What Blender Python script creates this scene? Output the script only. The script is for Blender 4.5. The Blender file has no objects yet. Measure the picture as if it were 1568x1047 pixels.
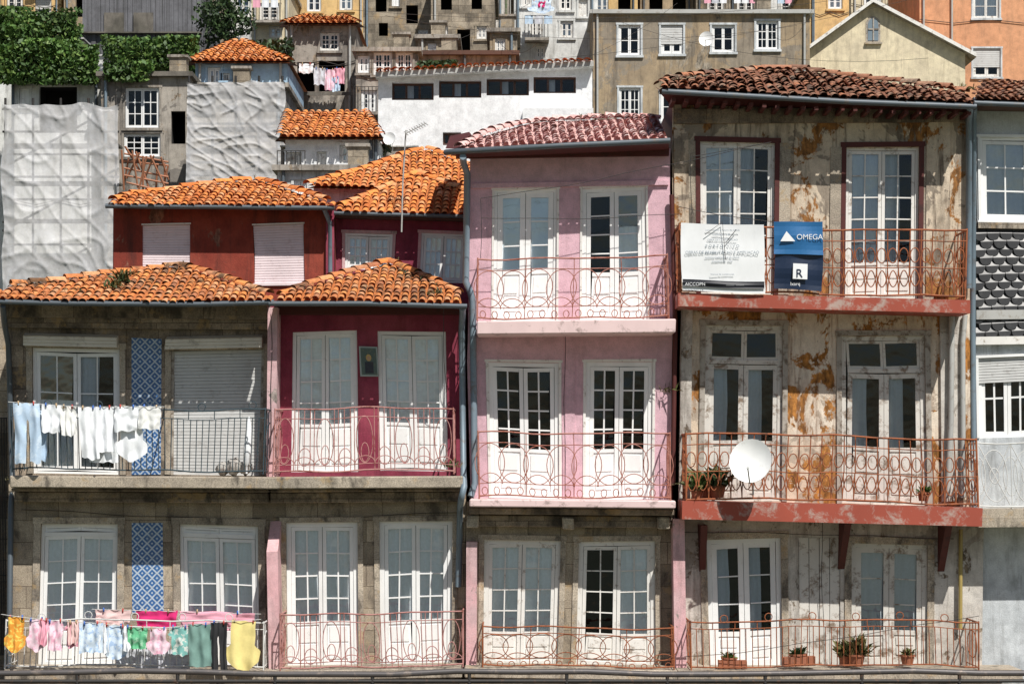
import bpy, math, random
from mathutils import Vector, noise
random.seed(7)
R=random.random
def U(a,b): return a+(b-a)*R()
D=40.0; S=80.0; HP=700.0; ZC=4+(1047-HP)/S
def X(px,y=0): return (px-784)*(D+y)/(D*S)
def Z(py,y=0): return ZC+(HP-py)*(D+y)/(D*S)
def P(px,py,y=0): return Vector((X(px,y),y,Z(py,y)))
scene=bpy.context.scene
COL=scene.collection
def warp(v):
    x,y,z=v
    if y<8 and y>-4:
        return (x+.024*math.sin(1.1*z+.7*x)+.012*math.sin(3.7*z+1.3*x), y, z+.028*math.sin(.9*x+.4*z)+.014*math.sin(2.9*x+z))
    return (x,y,z)
# ---------------------------------------------------------------- materials
def nm(name):
    m=bpy.data.materials.new(name); m.use_nodes=True
    nt=m.node_tree; b=nt.nodes['Principled BSDF']
    return m,nt,b
def nd(nt,t,**k):
    n=nt.nodes.new(t)
    for a,v in k.items():
        if a.startswith('i_'): n.inputs[a[2:].replace('_',' ')].default_value=v
        else: setattr(n,a,v)
    return n
def c4(c): return (c[0],c[1],c[2],1)
def ramp(nt,src,stops,interp='LINEAR'):
    r=nt.nodes.new('ShaderNodeValToRGB'); r.color_ramp.interpolation=interp
    e=r.color_ramp.elements
    while len(e)<len(stops): e.new(.5)
    for i,(p,c) in enumerate(stops):
        e[i].position=p; e[i].color=c4(c) if hasattr(c,'__len__') else (c,c,c,1)
    nt.links.new(src,r.inputs[0]); return r.outputs[0]
def mix(nt,f,a,b,mode='MIX'):
    n=nt.nodes.new('ShaderNodeMix'); n.data_type='RGBA'; n.blend_type=mode
    for s,v in ((n.inputs[0],f),(n.inputs[6],a),(n.inputs[7],b)):
        if hasattr(v,'is_output'): nt.links.new(v,s)
        elif hasattr(v,'__len__'): s.default_value=c4(v)
        else: s.default_value=v
    return n.outputs[2]
def noi(nt,scale,detail=6,rough=.6,vec=None,ms=None,off=0,dist=0):
    tc=nd(nt,'ShaderNodeTexCoord').outputs['Object'] if vec is None else vec
    mp=nd(nt,'ShaderNodeMapping'); mp.inputs['Scale'].default_value=ms or (1,1,1); mp.inputs['Location'].default_value=(off,off*.7,off*1.3)
    nt.links.new(tc,mp.inputs[0])
    n=nd(nt,'ShaderNodeTexNoise',i_Scale=scale,i_Detail=min(detail,5),i_Roughness=rough,i_Distortion=dist)
    nt.links.new(mp.outputs[0],n.inputs['Vector']); return n.outputs['Fac']
def bump(nt,b,h,st=.3,dist=.02):
    n=nd(nt,'ShaderNodeBump'); n.inputs['Strength'].default_value=st; n.inputs['Distance'].default_value=dist
    nt.links.new(h,n.inputs['Height']); nt.links.new(n.outputs[0],b.inputs['Normal'])
def mwall(name,base,alt,stain=(.05,.04,.035),samt=.6,peel=None,pth=.58,psc=1.6,rough=.9,bst=.5,off=0,streak=(2.6,2.6,.5),lo=.42,hi=.62,peel2=None,p2=.56,sth=.5,drip=0):
    m,nt,b=nm(name)
    n1=noi(nt,.9,6,.68,off=off); c=mix(nt,ramp(nt,n1,[(lo,0.),(hi,1.)]),base,alt)
    if peel2 is not None:
        n8=noi(nt,.8,6,.72,off=off+21,dist=.5); c=mix(nt,ramp(nt,n8,[(p2,0.),(p2+.02,.9)]),c,peel2)
    if peel is not None:
        n3=noi(nt,psc,6,.72,off=off+5,dist=.4,ms=(1,1,.75)); f=ramp(nt,n3,[(pth,0.),(pth+.04,1.)])
        n4=noi(nt,7,5,.7,off=off+2,ms=(1.4,1.4,.6)); pc=mix(nt,ramp(nt,n4,[(.35,0.),(.62,1.)]),peel,tuple(q*.25 for q in peel)); c=mix(nt,f,c,pc)
    n2=noi(nt,1.,6,.68,ms=streak,off=off+9,dist=.3); c=mix(nt,ramp(nt,n2,[(sth,0.),(sth+.2,samt)]),c,stain)
    if drip:
        n9=noi(nt,1.,5,.75,ms=(7,7,.45),off=off+31); c=mix(nt,ramp(nt,n9,[(.54,0.),(.66,drip)]),c,tuple(q*1.2 for q in stain))
    n5=noi(nt,40,4,.7); c=mix(nt,1.,c,ramp(nt,n5,[(.3,.86),(.7,1.12)]),'MULTIPLY')
    n6=noi(nt,4,6,.72,off=off+3); c=mix(nt,1.,c,ramp(nt,n6,[(.32,.82),(.6,1.08)]),'MULTIPLY')
    nt.links.new(c,b.inputs['Base Color']); b.inputs['Roughness'].default_value=rough
    bump(nt,b,mix(nt,.5,n5,n6),bst,.03); return m
def mgranite(name,a=(.46,.39,.30),c2=(.30,.25,.195),off=0,bw=.62,bh=.42,dark=.75,dth=.53,am=.9):
    m,nt,b=nm(name)
    tc=nd(nt,'ShaderNodeTexCoord').outputs['Object']; sp=nd(nt,'ShaderNodeSeparateXYZ'); nt.links.new(tc,sp.inputs[0])
    cb=nd(nt,'ShaderNodeCombineXYZ'); nt.links.new(sp.outputs[0],cb.inputs[0]); nt.links.new(sp.outputs[2],cb.inputs[1])
    br=nd(nt,'ShaderNodeTexBrick'); br.inputs['Scale'].default_value=1; br.inputs['Brick Width'].default_value=bw; br.inputs['Row Height'].default_value=bh
    br.inputs['Mortar Size'].default_value=.009; br.inputs['Mortar Smooth'].default_value=.4; br.squash=1.6; br.squash_frequency=3
    br.inputs['Color1'].default_value=(1.15,1.13,1.1,1); br.inputs['Color2'].default_value=(.6,.58,.55,1); br.inputs['Mortar'].default_value=(.35,.31,.28,1)
    nt.links.new(cb.outputs[0],br.inputs['Vector'])
    n1=noi(nt,1.4,6,.7,off=off); c=mix(nt,ramp(nt,n1,[(.4,0.),(.6,1.)]),a,c2)
    c=mix(nt,am,c,br.outputs[0],'MULTIPLY')
    sp2=noi(nt,45,4,.8); c=mix(nt,1.,c,ramp(nt,sp2,[(.35,.6),(.6,1.3)]),'MULTIPLY')
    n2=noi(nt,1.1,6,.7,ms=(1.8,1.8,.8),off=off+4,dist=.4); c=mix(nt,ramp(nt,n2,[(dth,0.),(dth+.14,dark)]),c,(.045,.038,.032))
    n7=noi(nt,2.3,6,.7,off=off+8); c=mix(nt,ramp(nt,n7,[(.57,0.),(.65,.5)]),c,(.48,.32,.15))
    nt.links.new(c,b.inputs['Base Color']); b.inputs['Roughness'].default_value=.92
    bump(nt,b,mix(nt,.5,sp2,n1),.6,.03); return m
def mpaint(name,col,dirt=(.2,.16,.12),amt=.5,rough=.5,metal=0,sc=6,th=.55,off=0):
    m,nt,b=nm(name); n=noi(nt,sc,6,.72,off=off,dist=.3)
    c=mix(nt,ramp(nt,n,[(th,0.),(th+.13,amt)]),col,dirt)
    n2=noi(nt,1.5,4,.6,ms=(1,1,.5)); c=mix(nt,1.,c,ramp(nt,n2,[(.3,.9),(.6,1.05)]),'MULTIPLY')
    nt.links.new(c,b.inputs['Base Color']); b.inputs['Roughness'].default_value=rough; b.inputs['Metallic'].default_value=metal
    return m
def mtile(name,cols,moss=(.06,.045,.03),mth=.58,mamt=.85,off=0):
    m,nt,b=nm(name); g=nd(nt,'ShaderNodeNewGeometry')
    c=ramp(nt,g.outputs['Random Per Island'],[(i/(len(cols)-1),q) for i,q in enumerate(cols)])
    n=noi(nt,1.3,6,.72,off=off,dist=.5); c=mix(nt,ramp(nt,n,[(mth,0.),(mth+.1,mamt)]),c,moss)
    n2=noi(nt,14,6,.75); c=mix(nt,1.,c,ramp(nt,n2,[(.3,.55),(.6,1.12)]),'MULTIPLY')
    nt.links.new(c,b.inputs['Base Color']); b.inputs['Roughness'].default_value=.9; return m
def mazul(name):
    m,nt,b=nm(name); tc=nd(nt,'ShaderNodeTexCoord').outputs['Object']; sp=nd(nt,'ShaderNodeSeparateXYZ'); nt.links.new(tc,sp.inputs[0])
    def ma(op,a,bb=None):
        n=nd(nt,'ShaderNodeMath',operation=op)
        for i,v in enumerate((a,bb)):
            if v is None: continue
            if hasattr(v,'is_output'): nt.links.new(v,n.inputs[i])
            else: n.inputs[i].default_value=v
        return n.outputs[0]
    u=ma('MULTIPLY',sp.outputs[0],5.3); v=ma('MULTIPLY',sp.outputs[2],5.3)
    fu=ma('ABSOLUTE',ma('SUBTRACT',ma('FRACT',u),.5)); fv=ma('ABSOLUTE',ma('SUBTRACT',ma('FRACT',v),.5))
    s=ma('ADD',fu,fv); W_=(.52,.6,.68); B1=(.035,.12,.33); B2=(.06,.17,.40)
    c=ramp(nt,s,[(0,W_),(.10,W_),(.14,B1),(.36,B2),(.42,W_),(.56,W_),(.62,B1),(.85,B2),(.9,W_)])
    n=noi(nt,3,6,.7); c=mix(nt,ramp(nt,n,[(.56,0.),(.7,.55)]),c,(.16,.2,.24))
    n=noi(nt,12,4,.7); c=mix(nt,1.,c,ramp(nt,n,[(.3,.75),(.6,1.05)]),'MULTIPLY')
    nt.links.new(c,b.inputs['Base Color']); b.inputs['Roughness'].default_value=.35; return m
def mglass(name,f=.10):
    m=bpy.data.materials.new(name); m.use_nodes=True; nt=m.node_tree; nt.nodes.clear()
    o=nd(nt,'ShaderNodeOutputMaterial'); t=nd(nt,'ShaderNodeBsdfTransparent'); t.inputs[0].default_value=(.97,.99,1,1)
    g=nd(nt,'ShaderNodeBsdfGlossy'); g.inputs['Roughness'].default_value=.02; g.inputs['Color'].default_value=(.88,.95,1,1)
    fr=nd(nt,'ShaderNodeFresnel'); fr.inputs[0].default_value=1.45
    a=nd(nt,'ShaderNodeMath',operation='ADD'); a.inputs[1].default_value=f; nt.links.new(fr.outputs[0],a.inputs[0])
    mx=nd(nt,'ShaderNodeMixShader'); nt.links.new(a.outputs[0],mx.inputs[0]); nt.links.new(t.outputs[0],mx.inputs[1]); nt.links.new(g.outputs[0],mx.inputs[2])
    n=noi(nt,2.5,2,.5); bp=nd(nt,'ShaderNodeBump'); bp.inputs['Strength'].default_value=.3; bp.inputs['Distance'].default_value=.04
    nt.links.new(n,bp.inputs['Height']); nt.links.new(bp.outputs[0],g.inputs['Normal'])
    nt.links.new(mx.outputs[0],o.inputs[0]); return m
def mcloth(name,c,c2=None,sc=14,alpha=1):
    m,nt,b=nm(name)
    n=noi(nt,20,4,.6); col=mix(nt,1.,c,ramp(nt,n,[(.3,.92),(.7,1.03)]),'MULTIPLY')
    if c2:
        n2=noi(nt,sc,3,.6); col=mix(nt,ramp(nt,n2,[(.52,0.),(.58,.9)]),col,c2)
    nt.links.new(col,b.inputs['Base Color']); b.inputs['Roughness'].default_value=.95
    b.inputs['Alpha'].default_value=alpha
    return m
def mleaf(name,a,b2,c):
    m,nt,b=nm(name); g=nd(nt,'ShaderNodeNewGeometry')
    col=ramp(nt,g.outputs['Random Per Island'],[(0,a),(.5,b2),(1,c)])
    n=noi(nt,.8,4,.6); col=mix(nt,1.,col,ramp(nt,n,[(.35,.5),(.65,1.25)]),'MULTIPLY')
    nt.links.new(col,b.inputs['Base Color']); b.inputs['Roughness'].default_value=.6; return m
GRAN=mgranite('granite'); GRAN2=mgranite('granite_trim',(.52,.45,.36),(.37,.32,.26),off=3,bw=3.,bh=.8,dark=.8,dth=.52,am=.5)
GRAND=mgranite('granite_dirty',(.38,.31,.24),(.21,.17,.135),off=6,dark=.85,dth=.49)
PINK=mwall('pink_stucco',(.72,.46,.53),(.65,.42,.48),stain=(.34,.21,.22),samt=.5,peel=(.5,.42,.38),pth=.70,sth=.57,drip=.12)
PINKP=mwall('pink_pilaster',(.74,.43,.45),(.65,.44,.45),stain=(.2,.12,.11),samt=.7,peel=(.5,.42,.38),pth=.6,sth=.53)
CRIM=mwall('crimson_stucco',(.25,.032,.065),(.33,.06,.095),stain=(.10,.015,.025),samt=.5,drip=.3)
BRED=mwall('brown_red_render',(.23,.035,.02),(.32,.06,.035),stain=(.07,.02,.015),samt=.85,peel=(.40,.18,.12),pth=.6,off=3,drip=.5)
OCHR=mwall('peeling_ochre',(.80,.70,.58),(.68,.55,.42),stain=(.18,.08,.035),samt=.75,peel=(.64,.27,.06),pth=.51,psc=1.3,off=2,peel2=(.46,.38,.3),p2=.55,sth=.54,drip=.6)
OCHU=mwall('peeling_ochre_upper',(.66,.55,.42),(.50,.39,.29),stain=(.05,.03,.02),samt=.95,peel=(.50,.22,.06),pth=.53,psc=1.5,off=7,peel2=(.28,.23,.18),p2=.54,sth=.52,drip=.75)
GREYP=mwall('grey_plaster',(.66,.62,.57),(.5,.46,.41),stain=(.13,.10,.08),samt=.75,peel=(.34,.26,.18),pth=.56,off=4,peel2=(.38,.34,.3),p2=.56,sth=.53,drip=.5)
LIGHTP=mwall('light_plaster',(.66,.69,.71),(.52,.55,.57),stain=(.16,.16,.15),samt=.65,off=8,sth=.53,drip=.4)
WHITEW=mwall('white_render',(.88,.88,.89),(.82,.83,.84),stain=(.5,.5,.5),samt=.4,off=1,sth=.54,drip=.25)
WHITED=mwall('white_render_dirty',(.74,.74,.72),(.62,.62,.6),stain=(.18,.17,.15),samt=.7,off=5,sth=.53,drip=.5)
BROWNW=mwall('brown_render',(.42,.32,.205),(.33,.255,.17),stain=(.10,.08,.06),samt=.7,peel=(.5,.43,.34),pth=.58,psc=.6,off=6,peel2=(.28,.24,.19),p2=.53,drip=.6)
CONC=mwall('concrete',(.42,.38,.33),(.28,.25,.215),stain=(.07,.06,.05),samt=.8,off=2,peel=(.45,.35,.25),pth=.58,peel2=(.2,.18,.16),drip=.6)
CONCD=mwall('dark_concrete',(.19,.17,.145),(.12,.11,.09),stain=(.04,.035,.03),samt=.8,off=12)
CREAM=mwall('cream_render',(.78,.68,.48),(.66,.57,.41),stain=(.25,.2,.14),samt=.5,off=3,sth=.53,drip=.3)
ORNG=mwall('orange_render',(.74,.37,.20),(.66,.33,.18),stain=(.35,.2,.12),samt=.5,off=3)
YELL=mwall('yellow_render',(.74,.5,.22),(.62,.42,.2),stain=(.2,.14,.08),samt=.5,off=9)
BLUEW=mwall('pale_blue_render',(.42,.60,.76),(.38,.53,.7),stain=(.2,.24,.28),samt=.4,off=1)
RUIN=mgranite('rubble_stone',(.42,.36,.28),(.22,.19,.15),off=9,bw=.5,bh=.3,dark=.6)
WP=mpaint('white_paint',(.88,.88,.87),(.42,.37,.32),.4,.45,th=.6)
WPO=mpaint('old_white_paint',(.80,.78,.74),(.25,.18,.12),.8,.6,th=.55)
WPD=mpaint('weathered_door_wood',(.68,.65,.60),(.20,.13,.08),.9,.7,sc=4.5,th=.51)
WPG=mpaint('grey_wood',(.42,.38,.33),(.13,.09,.06),.85,.7,th=.49)
DRED=mpaint('dark_red_wood',(.09,.018,.015),(.03,.012,.01),.7,.7)
SOFF=mpaint('soffit_wood',(.10,.05,.035),(.03,.02,.015),.7,.8)
SLABR=mpaint('red_balcony_slab',(.36,.075,.045),(.46,.38,.33),.8,.8,sc=3.0,th=.52)
SLABP=mpaint('pink_balcony_slab',(.76,.57,.56),(.22,.16,.14),.8,.8,sc=4,th=.54)
GUT=mpaint('gutter_zinc',(.10,.12,.14),(.16,.12,.09),.6,.5,.2)
PIPE=mpaint('downpipe_zinc',(.19,.25,.30),(.14,.10,.07),.6,.5,.1,sc=4)
PIPEG=mpaint('pale_pipe',(.45,.45,.43),(.2,.15,.1),.6,.6)
IRR=mpaint('rusty_red_iron',(.44,.19,.15),(.30,.07,.03),.95,.7,sc=5,th=.48)
IRP=mpaint('faded_pink_iron',(.46,.22,.20),(.22,.06,.035),.9,.7,sc=6,th=.5)
IRO=mpaint('rust_brown_iron',(.34,.10,.035),(.10,.035,.018),.95,.7,sc=5,th=.5)
IRB=mpaint('dark_blue_iron',(.035,.06,.075),(.12,.07,.05),.7,.6,sc=10)
IRW=mpaint('white_iron',(.66,.66,.64),(.25,.15,.1),.7,.6,sc=10)
IRK=mpaint('dark_iron',(.03,.028,.027),(.12,.06,.035),.8,.6,sc=8)
ROLL=mpaint('roller_shutter',(.58,.58,.57),(.3,.28,.26),.5,.5)
ROLLP=mpaint('pinkish_roller_shutter',(.82,.69,.71),(.55,.42,.42),.5,.5)
BEIGE=mpaint('blind_box',(.78,.72,.62),(.3,.25,.2),.5,.5)
CURT=mcloth('curtain_white',(.90,.94,.96)); CURTD=mcloth('curtain_grey',(.52,.57,.61)); SHUTW=mpaint('inner_shutter',(.76,.85,.90),(.5,.55,.6),.4,.5)
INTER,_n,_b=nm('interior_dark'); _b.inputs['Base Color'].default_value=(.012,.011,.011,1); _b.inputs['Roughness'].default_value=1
GLASS=mglass('window_glass_dark_room',.01); GLASSC=mglass('window_glass',.13)
T_OR=mtile('orange_clay_tiles',[(.80,.25,.055),(.88,.34,.09),(.66,.19,.045),(.82,.42,.2),(.88,.30,.07),(.55,.17,.05)],mth=.62,mamt=.7)
T_BR=mtile('weathered_clay_tiles',[(.78,.27,.07),(.55,.2,.08),(.85,.34,.1),(.42,.16,.08),(.75,.40,.2),(.8,.26,.06)],mth=.53,mamt=.85)
T_OLD=mtile('old_brown_tiles',[(.30,.13,.08),(.46,.22,.13),(.18,.10,.07),(.55,.22,.11),(.36,.26,.19)],mth=.53,off=4)
T_PK=mtile('faded_pink_tiles',[(.80,.46,.43),(.86,.62,.58),(.66,.28,.26),(.86,.70,.66),(.76,.36,.33)],moss=(.45,.30,.26),mth=.6,off=2)
PAN=mpaint('clay_pan_tiles',(.50,.16,.045),(.10,.06,.035),.9,.9,sc=2.5,th=.53); PANP=mpaint('pink_pan_tiles',(.72,.46,.43),(.4,.2,.18),.9,.9); PANB=mpaint('brown_pan_tiles',(.22,.09,.05),(.07,.045,.03),.9,.9)
AZUL=mazul('blue_azulejo')
SLATE=mpaint('slate_scales',(.05,.05,.053),(.09,.09,.09),.6,.4,sc=6); SLATK=mpaint('slate_backing',(.015,.015,.016),(.03,.03,.03),.6,.6)
LEAF=mleaf('hedge_leaves',(.035,.085,.015),(.07,.15,.025),(.15,.23,.05)); LEAFD=mleaf('dark_leaves',(.02,.045,.015),(.035,.07,.02),(.06,.1,.03))
DRYL=mleaf('dry_weeds',(.16,.12,.04),(.1,.12,.035),(.22,.17,.07))
TERR=mpaint('terracotta',(.36,.13,.07),(.16,.09,.06),.7,.8)
WOODG=mwall('grey_planks',(.17,.17,.185),(.12,.12,.13),stain=(.05,.05,.05),samt=.8,streak=(14,14,.2))
# ---------------------------------------------------------------- builders
def group(name):
    e=bpy.data.objects.new(name,None); COL.objects.link(e); return e
class M:
    def __init__(s,name,parent=None): s.n=name; s.p=parent; s.v=[]; s.f=[]; s.i=[]; s.m=[]; s.sm=False
    def mi(s,mat):
        if mat not in s.m: s.m.append(mat)
        return s.m.index(mat)
    def poly(s,pts,mat):
        k=len(s.v); s.v+= [tuple(p) for p in pts]; s.f.append(tuple(range(k,k+len(pts)))); s.i.append(s.mi(mat))
    def box(s,x0,x1,y0,y1,z0,z1,mat):
        if x1<x0:x0,x1=x1,x0
        if z1<z0:z0,z1=z1,z0
        k=len(s.v); s.v+=[(x0,y0,z0),(x1,y0,z0),(x1,y1,z0),(x0,y1,z0),(x0,y0,z1),(x1,y0,z1),(x1,y1,z1),(x0,y1,z1)]
        for f in ((0,1,5,4),(1,2,6,5),(2,3,7,6),(3,0,4,7),(4,5,6,7),(3,2,1,0)):
            s.f.append(tuple(k+q for q in f)); s.i.append(s.mi(mat))
    def grid(s,pts,nu,nv,mat):
        k=len(s.v); s.v+=[tuple(p) for p in pts]; mi=s.mi(mat)
        for j in range(nv-1):
            for i in range(nu-1):
                a=k+j*nu+i; s.f.append((a,a+1,a+nu+1,a+nu)); s.i.append(mi)
    def done(s,smooth=False,w=True,bevel=0):
        me=bpy.data.meshes.new(s.n); me.from_pydata([warp(v) for v in s.v] if w else s.v,[],s.f)
        for m in s.m: me.materials.append(m)
        me.polygons.foreach_set('material_index',s.i)
        if smooth: me.polygons.foreach_set('use_smooth',[True]*len(s.f))
        me.update(); o=bpy.data.objects.new(s.n,me); COL.objects.link(o)
        if s.p: o.parent=s.p
        if bevel:
            b=o.modifiers.new('b','BEVEL'); b.width=bevel; b.segments=1; b.limit_method='ANGLE'
        return o
class Wire:
    def __init__(s,name,parent,mat,r=.011,res=1):
        s.c=bpy.data.curves.new(name,'CURVE'); s.c.dimensions='3D'; s.c.bevel_depth=r; s.c.bevel_resolution=res; s.c.use_fill_caps=True
        s.c.materials.append(mat); s.n=name; s.p=parent
    def add(s,pts,cyc=False):
        sp=s.c.splines.new('POLY'); sp.points.add(len(pts)-1)
        for i,p in enumerate(pts): q=warp(tuple(p)); sp.points[i].co=(q[0],q[1],q[2],1)
        sp.use_cyclic_u=cyc
    def ell(s,cx,y,cz,rx,rz,a0=0,a1=360,n=18):
        full=abs(a1-a0)>=360
        pts=[(cx+rx*math.cos(math.radians(a0+(a1-a0)*i/n)),y,cz+rz*math.sin(math.radians(a0+(a1-a0)*i/n))) for i in range(n+(0 if full else 1))]
        s.add(pts,full)
    def done(s):
        o=bpy.data.objects.new(s.n,s.c); COL.objects.link(o)
        if s.p:o.parent=s.p
        return o
def wall(m,x0,x1,z0,z1,y,ops,mat,rev=.16,revmat=None,room=.9):
    xs=sorted({x0,x1}|{min(max(q,x0),x1) for o in ops for q in o[:2]}); zs=sorted({z0,z1}|{min(max(q,z0),z1) for o in ops for q in o[2:4]})
    for i in range(len(xs)-1):
        for j in range(len(zs)-1):
            cx=(xs[i]+xs[i+1])/2; cz=(zs[j]+zs[j+1])/2
            if any(o[0]<cx<o[1] and o[2]<cz<o[3] for o in ops): continue
            m.poly([(xs[i],y,zs[j]),(xs[i+1],y,zs[j]),(xs[i+1],y,zs[j+1]),(xs[i],y,zs[j+1])],mat)
    rm=revmat or mat
    for a,b,c,d in ops:
        m.poly([(a,y,c),(a,y+rev,c),(a,y+rev,d),(a,y,d)],rm); m.poly([(b,y,c),(b,y,d),(b,y+rev,d),(b,y+rev,c)],rm)
        m.poly([(a,y,d),(a,y+rev,d),(b,y+rev,d),(b,y,d)],rm); m.poly([(a,y,c),(b,y,c),(b,y+rev,c),(a,y+rev,c)],rm)
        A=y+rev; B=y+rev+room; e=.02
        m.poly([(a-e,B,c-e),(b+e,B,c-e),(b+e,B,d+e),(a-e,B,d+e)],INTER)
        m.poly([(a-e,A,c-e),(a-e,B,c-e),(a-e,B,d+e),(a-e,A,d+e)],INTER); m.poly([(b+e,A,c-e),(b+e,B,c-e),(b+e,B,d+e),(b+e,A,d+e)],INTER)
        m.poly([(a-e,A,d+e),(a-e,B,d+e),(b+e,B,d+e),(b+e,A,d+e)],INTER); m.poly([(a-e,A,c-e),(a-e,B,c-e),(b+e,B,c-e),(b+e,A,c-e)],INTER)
def curtain(m,a,b,c,d,y,mat):
    n=max(8,int((b-a)*40)); pts=[]; ph=U(0,6)
    for z in (c,(c+d)/2,d):
        for i in range(n):
            t=i/(n-1); pts.append((a+(b-a)*t,y+.014*math.sin(t*n*.9+ph)+.006*math.sin(t*n*.37+z),z))
    m.grid(pts,n,3,mat)
def slats(m,a,b,c,d,y,mat,p=.055):
    n=max(1,int((d-c)/p))
    for i in range(n):
        z0=c+(d-c)*i/n; z1=c+(d-c)*(i+1)/n
        m.poly([(a,y,z0),(b,y,z0),(b,y+.004,z1-.012),(a,y+.004,z1-.012)],mat)
        m.poly([(a,y+.004,z1-.012),(b,y+.004,z1-.012),(b,y+.018,z1-.006),(a,y+.018,z1-.006)],mat)
        m.poly([(a,y+.018,z1-.006),(b,y+.018,z1-.006),(b,y,z1),(a,y,z1)],mat)
def leaf_(m,a,b,c,d,y,fr,rows,cols,panel,st=.065,mu=.022,fill='curtain',glass=True):
    m.box(a,a+st,y,y+.045,c,d,fr); m.box(b-st,b,y,y+.045,c,d,fr)
    a2,b2=a+st,b-st; zr=d-st
    m.box(a2,b2,y+.003,y+.043,zr,d,fr); m.box(a2,b2,y+.003,y+.043,c,c+st*1.3,fr)
    z0=c+st*1.3
    if panel>0:
        zp=c+(d-c)*panel; m.box(a2,b2,y+.026,y+.038,z0,zp,fr); m.box(a2,b2,y+.003,y+.043,zp,zp+st*.9,fr)
        g=.045
        if b2-a2>.15:
            zm=(z0+zp)/2
            m.box(a2+g,b2-g,y+.006,y+.026,z0+g,zm-g*.4,fr); m.box(a2+g,b2-g,y+.006,y+.026,zm+g*.4,zp-g,fr)
        z0=zp+st*.9
    for i in range(1,cols):
        x=a2+(b2-a2)*i/cols; m.box(x-mu/2,x+mu/2,y+.010,y+.036,z0,zr,fr)
    for j in range(1,rows):
        z=z0+(zr-z0)*j/rows; m.box(a2,b2,y+.012,y+.034,z-mu/2,z+mu/2,fr)
    gm=GLASSC if fill in('curtain','grey','shut','low') else GLASS
    if glass:
        # every pane slightly out of true so reflections differ
        for i in range(cols):
            for j in range(rows):
                xa,xb=a2+(b2-a2)*i/cols,a2+(b2-a2)*(i+1)/cols; za,zb=z0+(zr-z0)*j/rows,z0+(zr-z0)*(j+1)/rows
                e1,e2=U(-.003,.003),U(-.004,.004)
                m.poly([(xa,y+.024-e1-e2,za),(xb,y+.024+e1-e2,za),(xb,y+.024+e1+e2,zb),(xa,y+.024-e1+e2,zb)],gm)
    if fill=='curtain': curtain(m,a2-.03,b2+.03,z0-.05,zr+.03,y+.062,CURT)
    elif fill=='grey': curtain(m,a2-.03,b2+.03,z0-.05,zr+.03,y+.08,CURTD)
    elif fill=='half': curtain(m,a2-.03,a2+(b2-a2)*.55,z0-.05,zr+.03,y+.09,CURTD)
    elif fill=='low': curtain(m,a2-.03,b2+.03,z0-.05,z0+(zr-z0)*.6,y+.065,CURT)
    elif fill=='shut': m.box(a2-.01,b2+.01,y+.045,y+.065,z0,zr,SHUTW)
def door(m,a,b,c,d,y,fr,rows=4,cols=2,panel=.3,leaves=2,transom=0,fill='curtain',ft=.06,st=.065,mu=.024,tfill='none'):
    if isinstance(fill,str): fill=[fill]*leaves
    m.box(a,a+ft,y-.01,y+.06,c,d,fr); m.box(b-ft,b,y-.01,y+.06,c,d,fr); m.box(a+ft,b-ft,y-.008,y+.058,d-ft,d,fr); m.box(a+ft,b-ft,y-.008,y+.058,c,c+.04,fr)
    z1=d-ft
    if transom:
        zt=d-(d-c)*transom; m.box(a+ft,b-ft,y-.02,y+.06,zt,zt+.08,fr)
        leaf_(m,a+ft,(a+b)/2-.003,zt+.08,z1,y+.01,fr,1,1,0,st=.05,fill=tfill); leaf_(m,(a+b)/2+.003,b-ft,zt+.08,z1,y+.01,fr,1,1,0,st=.05,fill=tfill); z1=zt
    w=(b-a-2*ft)/leaves
    for i in range(leaves):
        leaf_(m,a+ft+w*i+.005,a+ft+w*(i+1)-.005,c+.045,z1-.006,y+.005+.006*(i%2),fr,rows,cols,panel,st,mu,fill[i])
def surround(m,a,b,c,d,y,mat,w=.14,p=.03,sill=False):
    m.box(a-w,a,y-p,y+.05,c,d,mat); m.box(b,b+w,y-p,y+.05,c,d,mat); m.box(a-w-.02,b+w+.02,y-p-.006,y+.05,d,d+w,mat)
    if sill: m.box(a-w-.03,b+w+.03,y-p-.05,y+.05,c-.08,c,mat)
def inpoly(u,v,pl):
    r=False; j=len(pl)-1
    for i in range(len(pl)):
        if (pl[i][1]>v)!=(pl[j][1]>v) and u<(pl[j][0]-pl[i][0])*(v-pl[i][1])/(pl[j][1]-pl[i][1])+pl[i][0]: r=not r
        j=i
    return r
def barrel(m,o,ax,up,L,r0,r1,l0,l1,mat,n=6):
    sd=ax.cross(up).normalized(); A=[];B=[]
    for k in range(n+1):
        t=math.pi*k/n; A.append(o+sd*(r0*math.cos(t))+up*(l0+r0*.8*math.sin(t))); B.append(o+ax*L+sd*(r1*math.cos(t))+up*(l1+r1*.8*math.sin(t)))
    k0=len(m.v); m.v+=[tuple(q) for q in A+B]; mi=m.mi(mat)
    for k in range(n): m.f.append((k0+k,k0+k+1,k0+n+2+k,k0+n+1+k)); m.i.append(mi)
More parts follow.
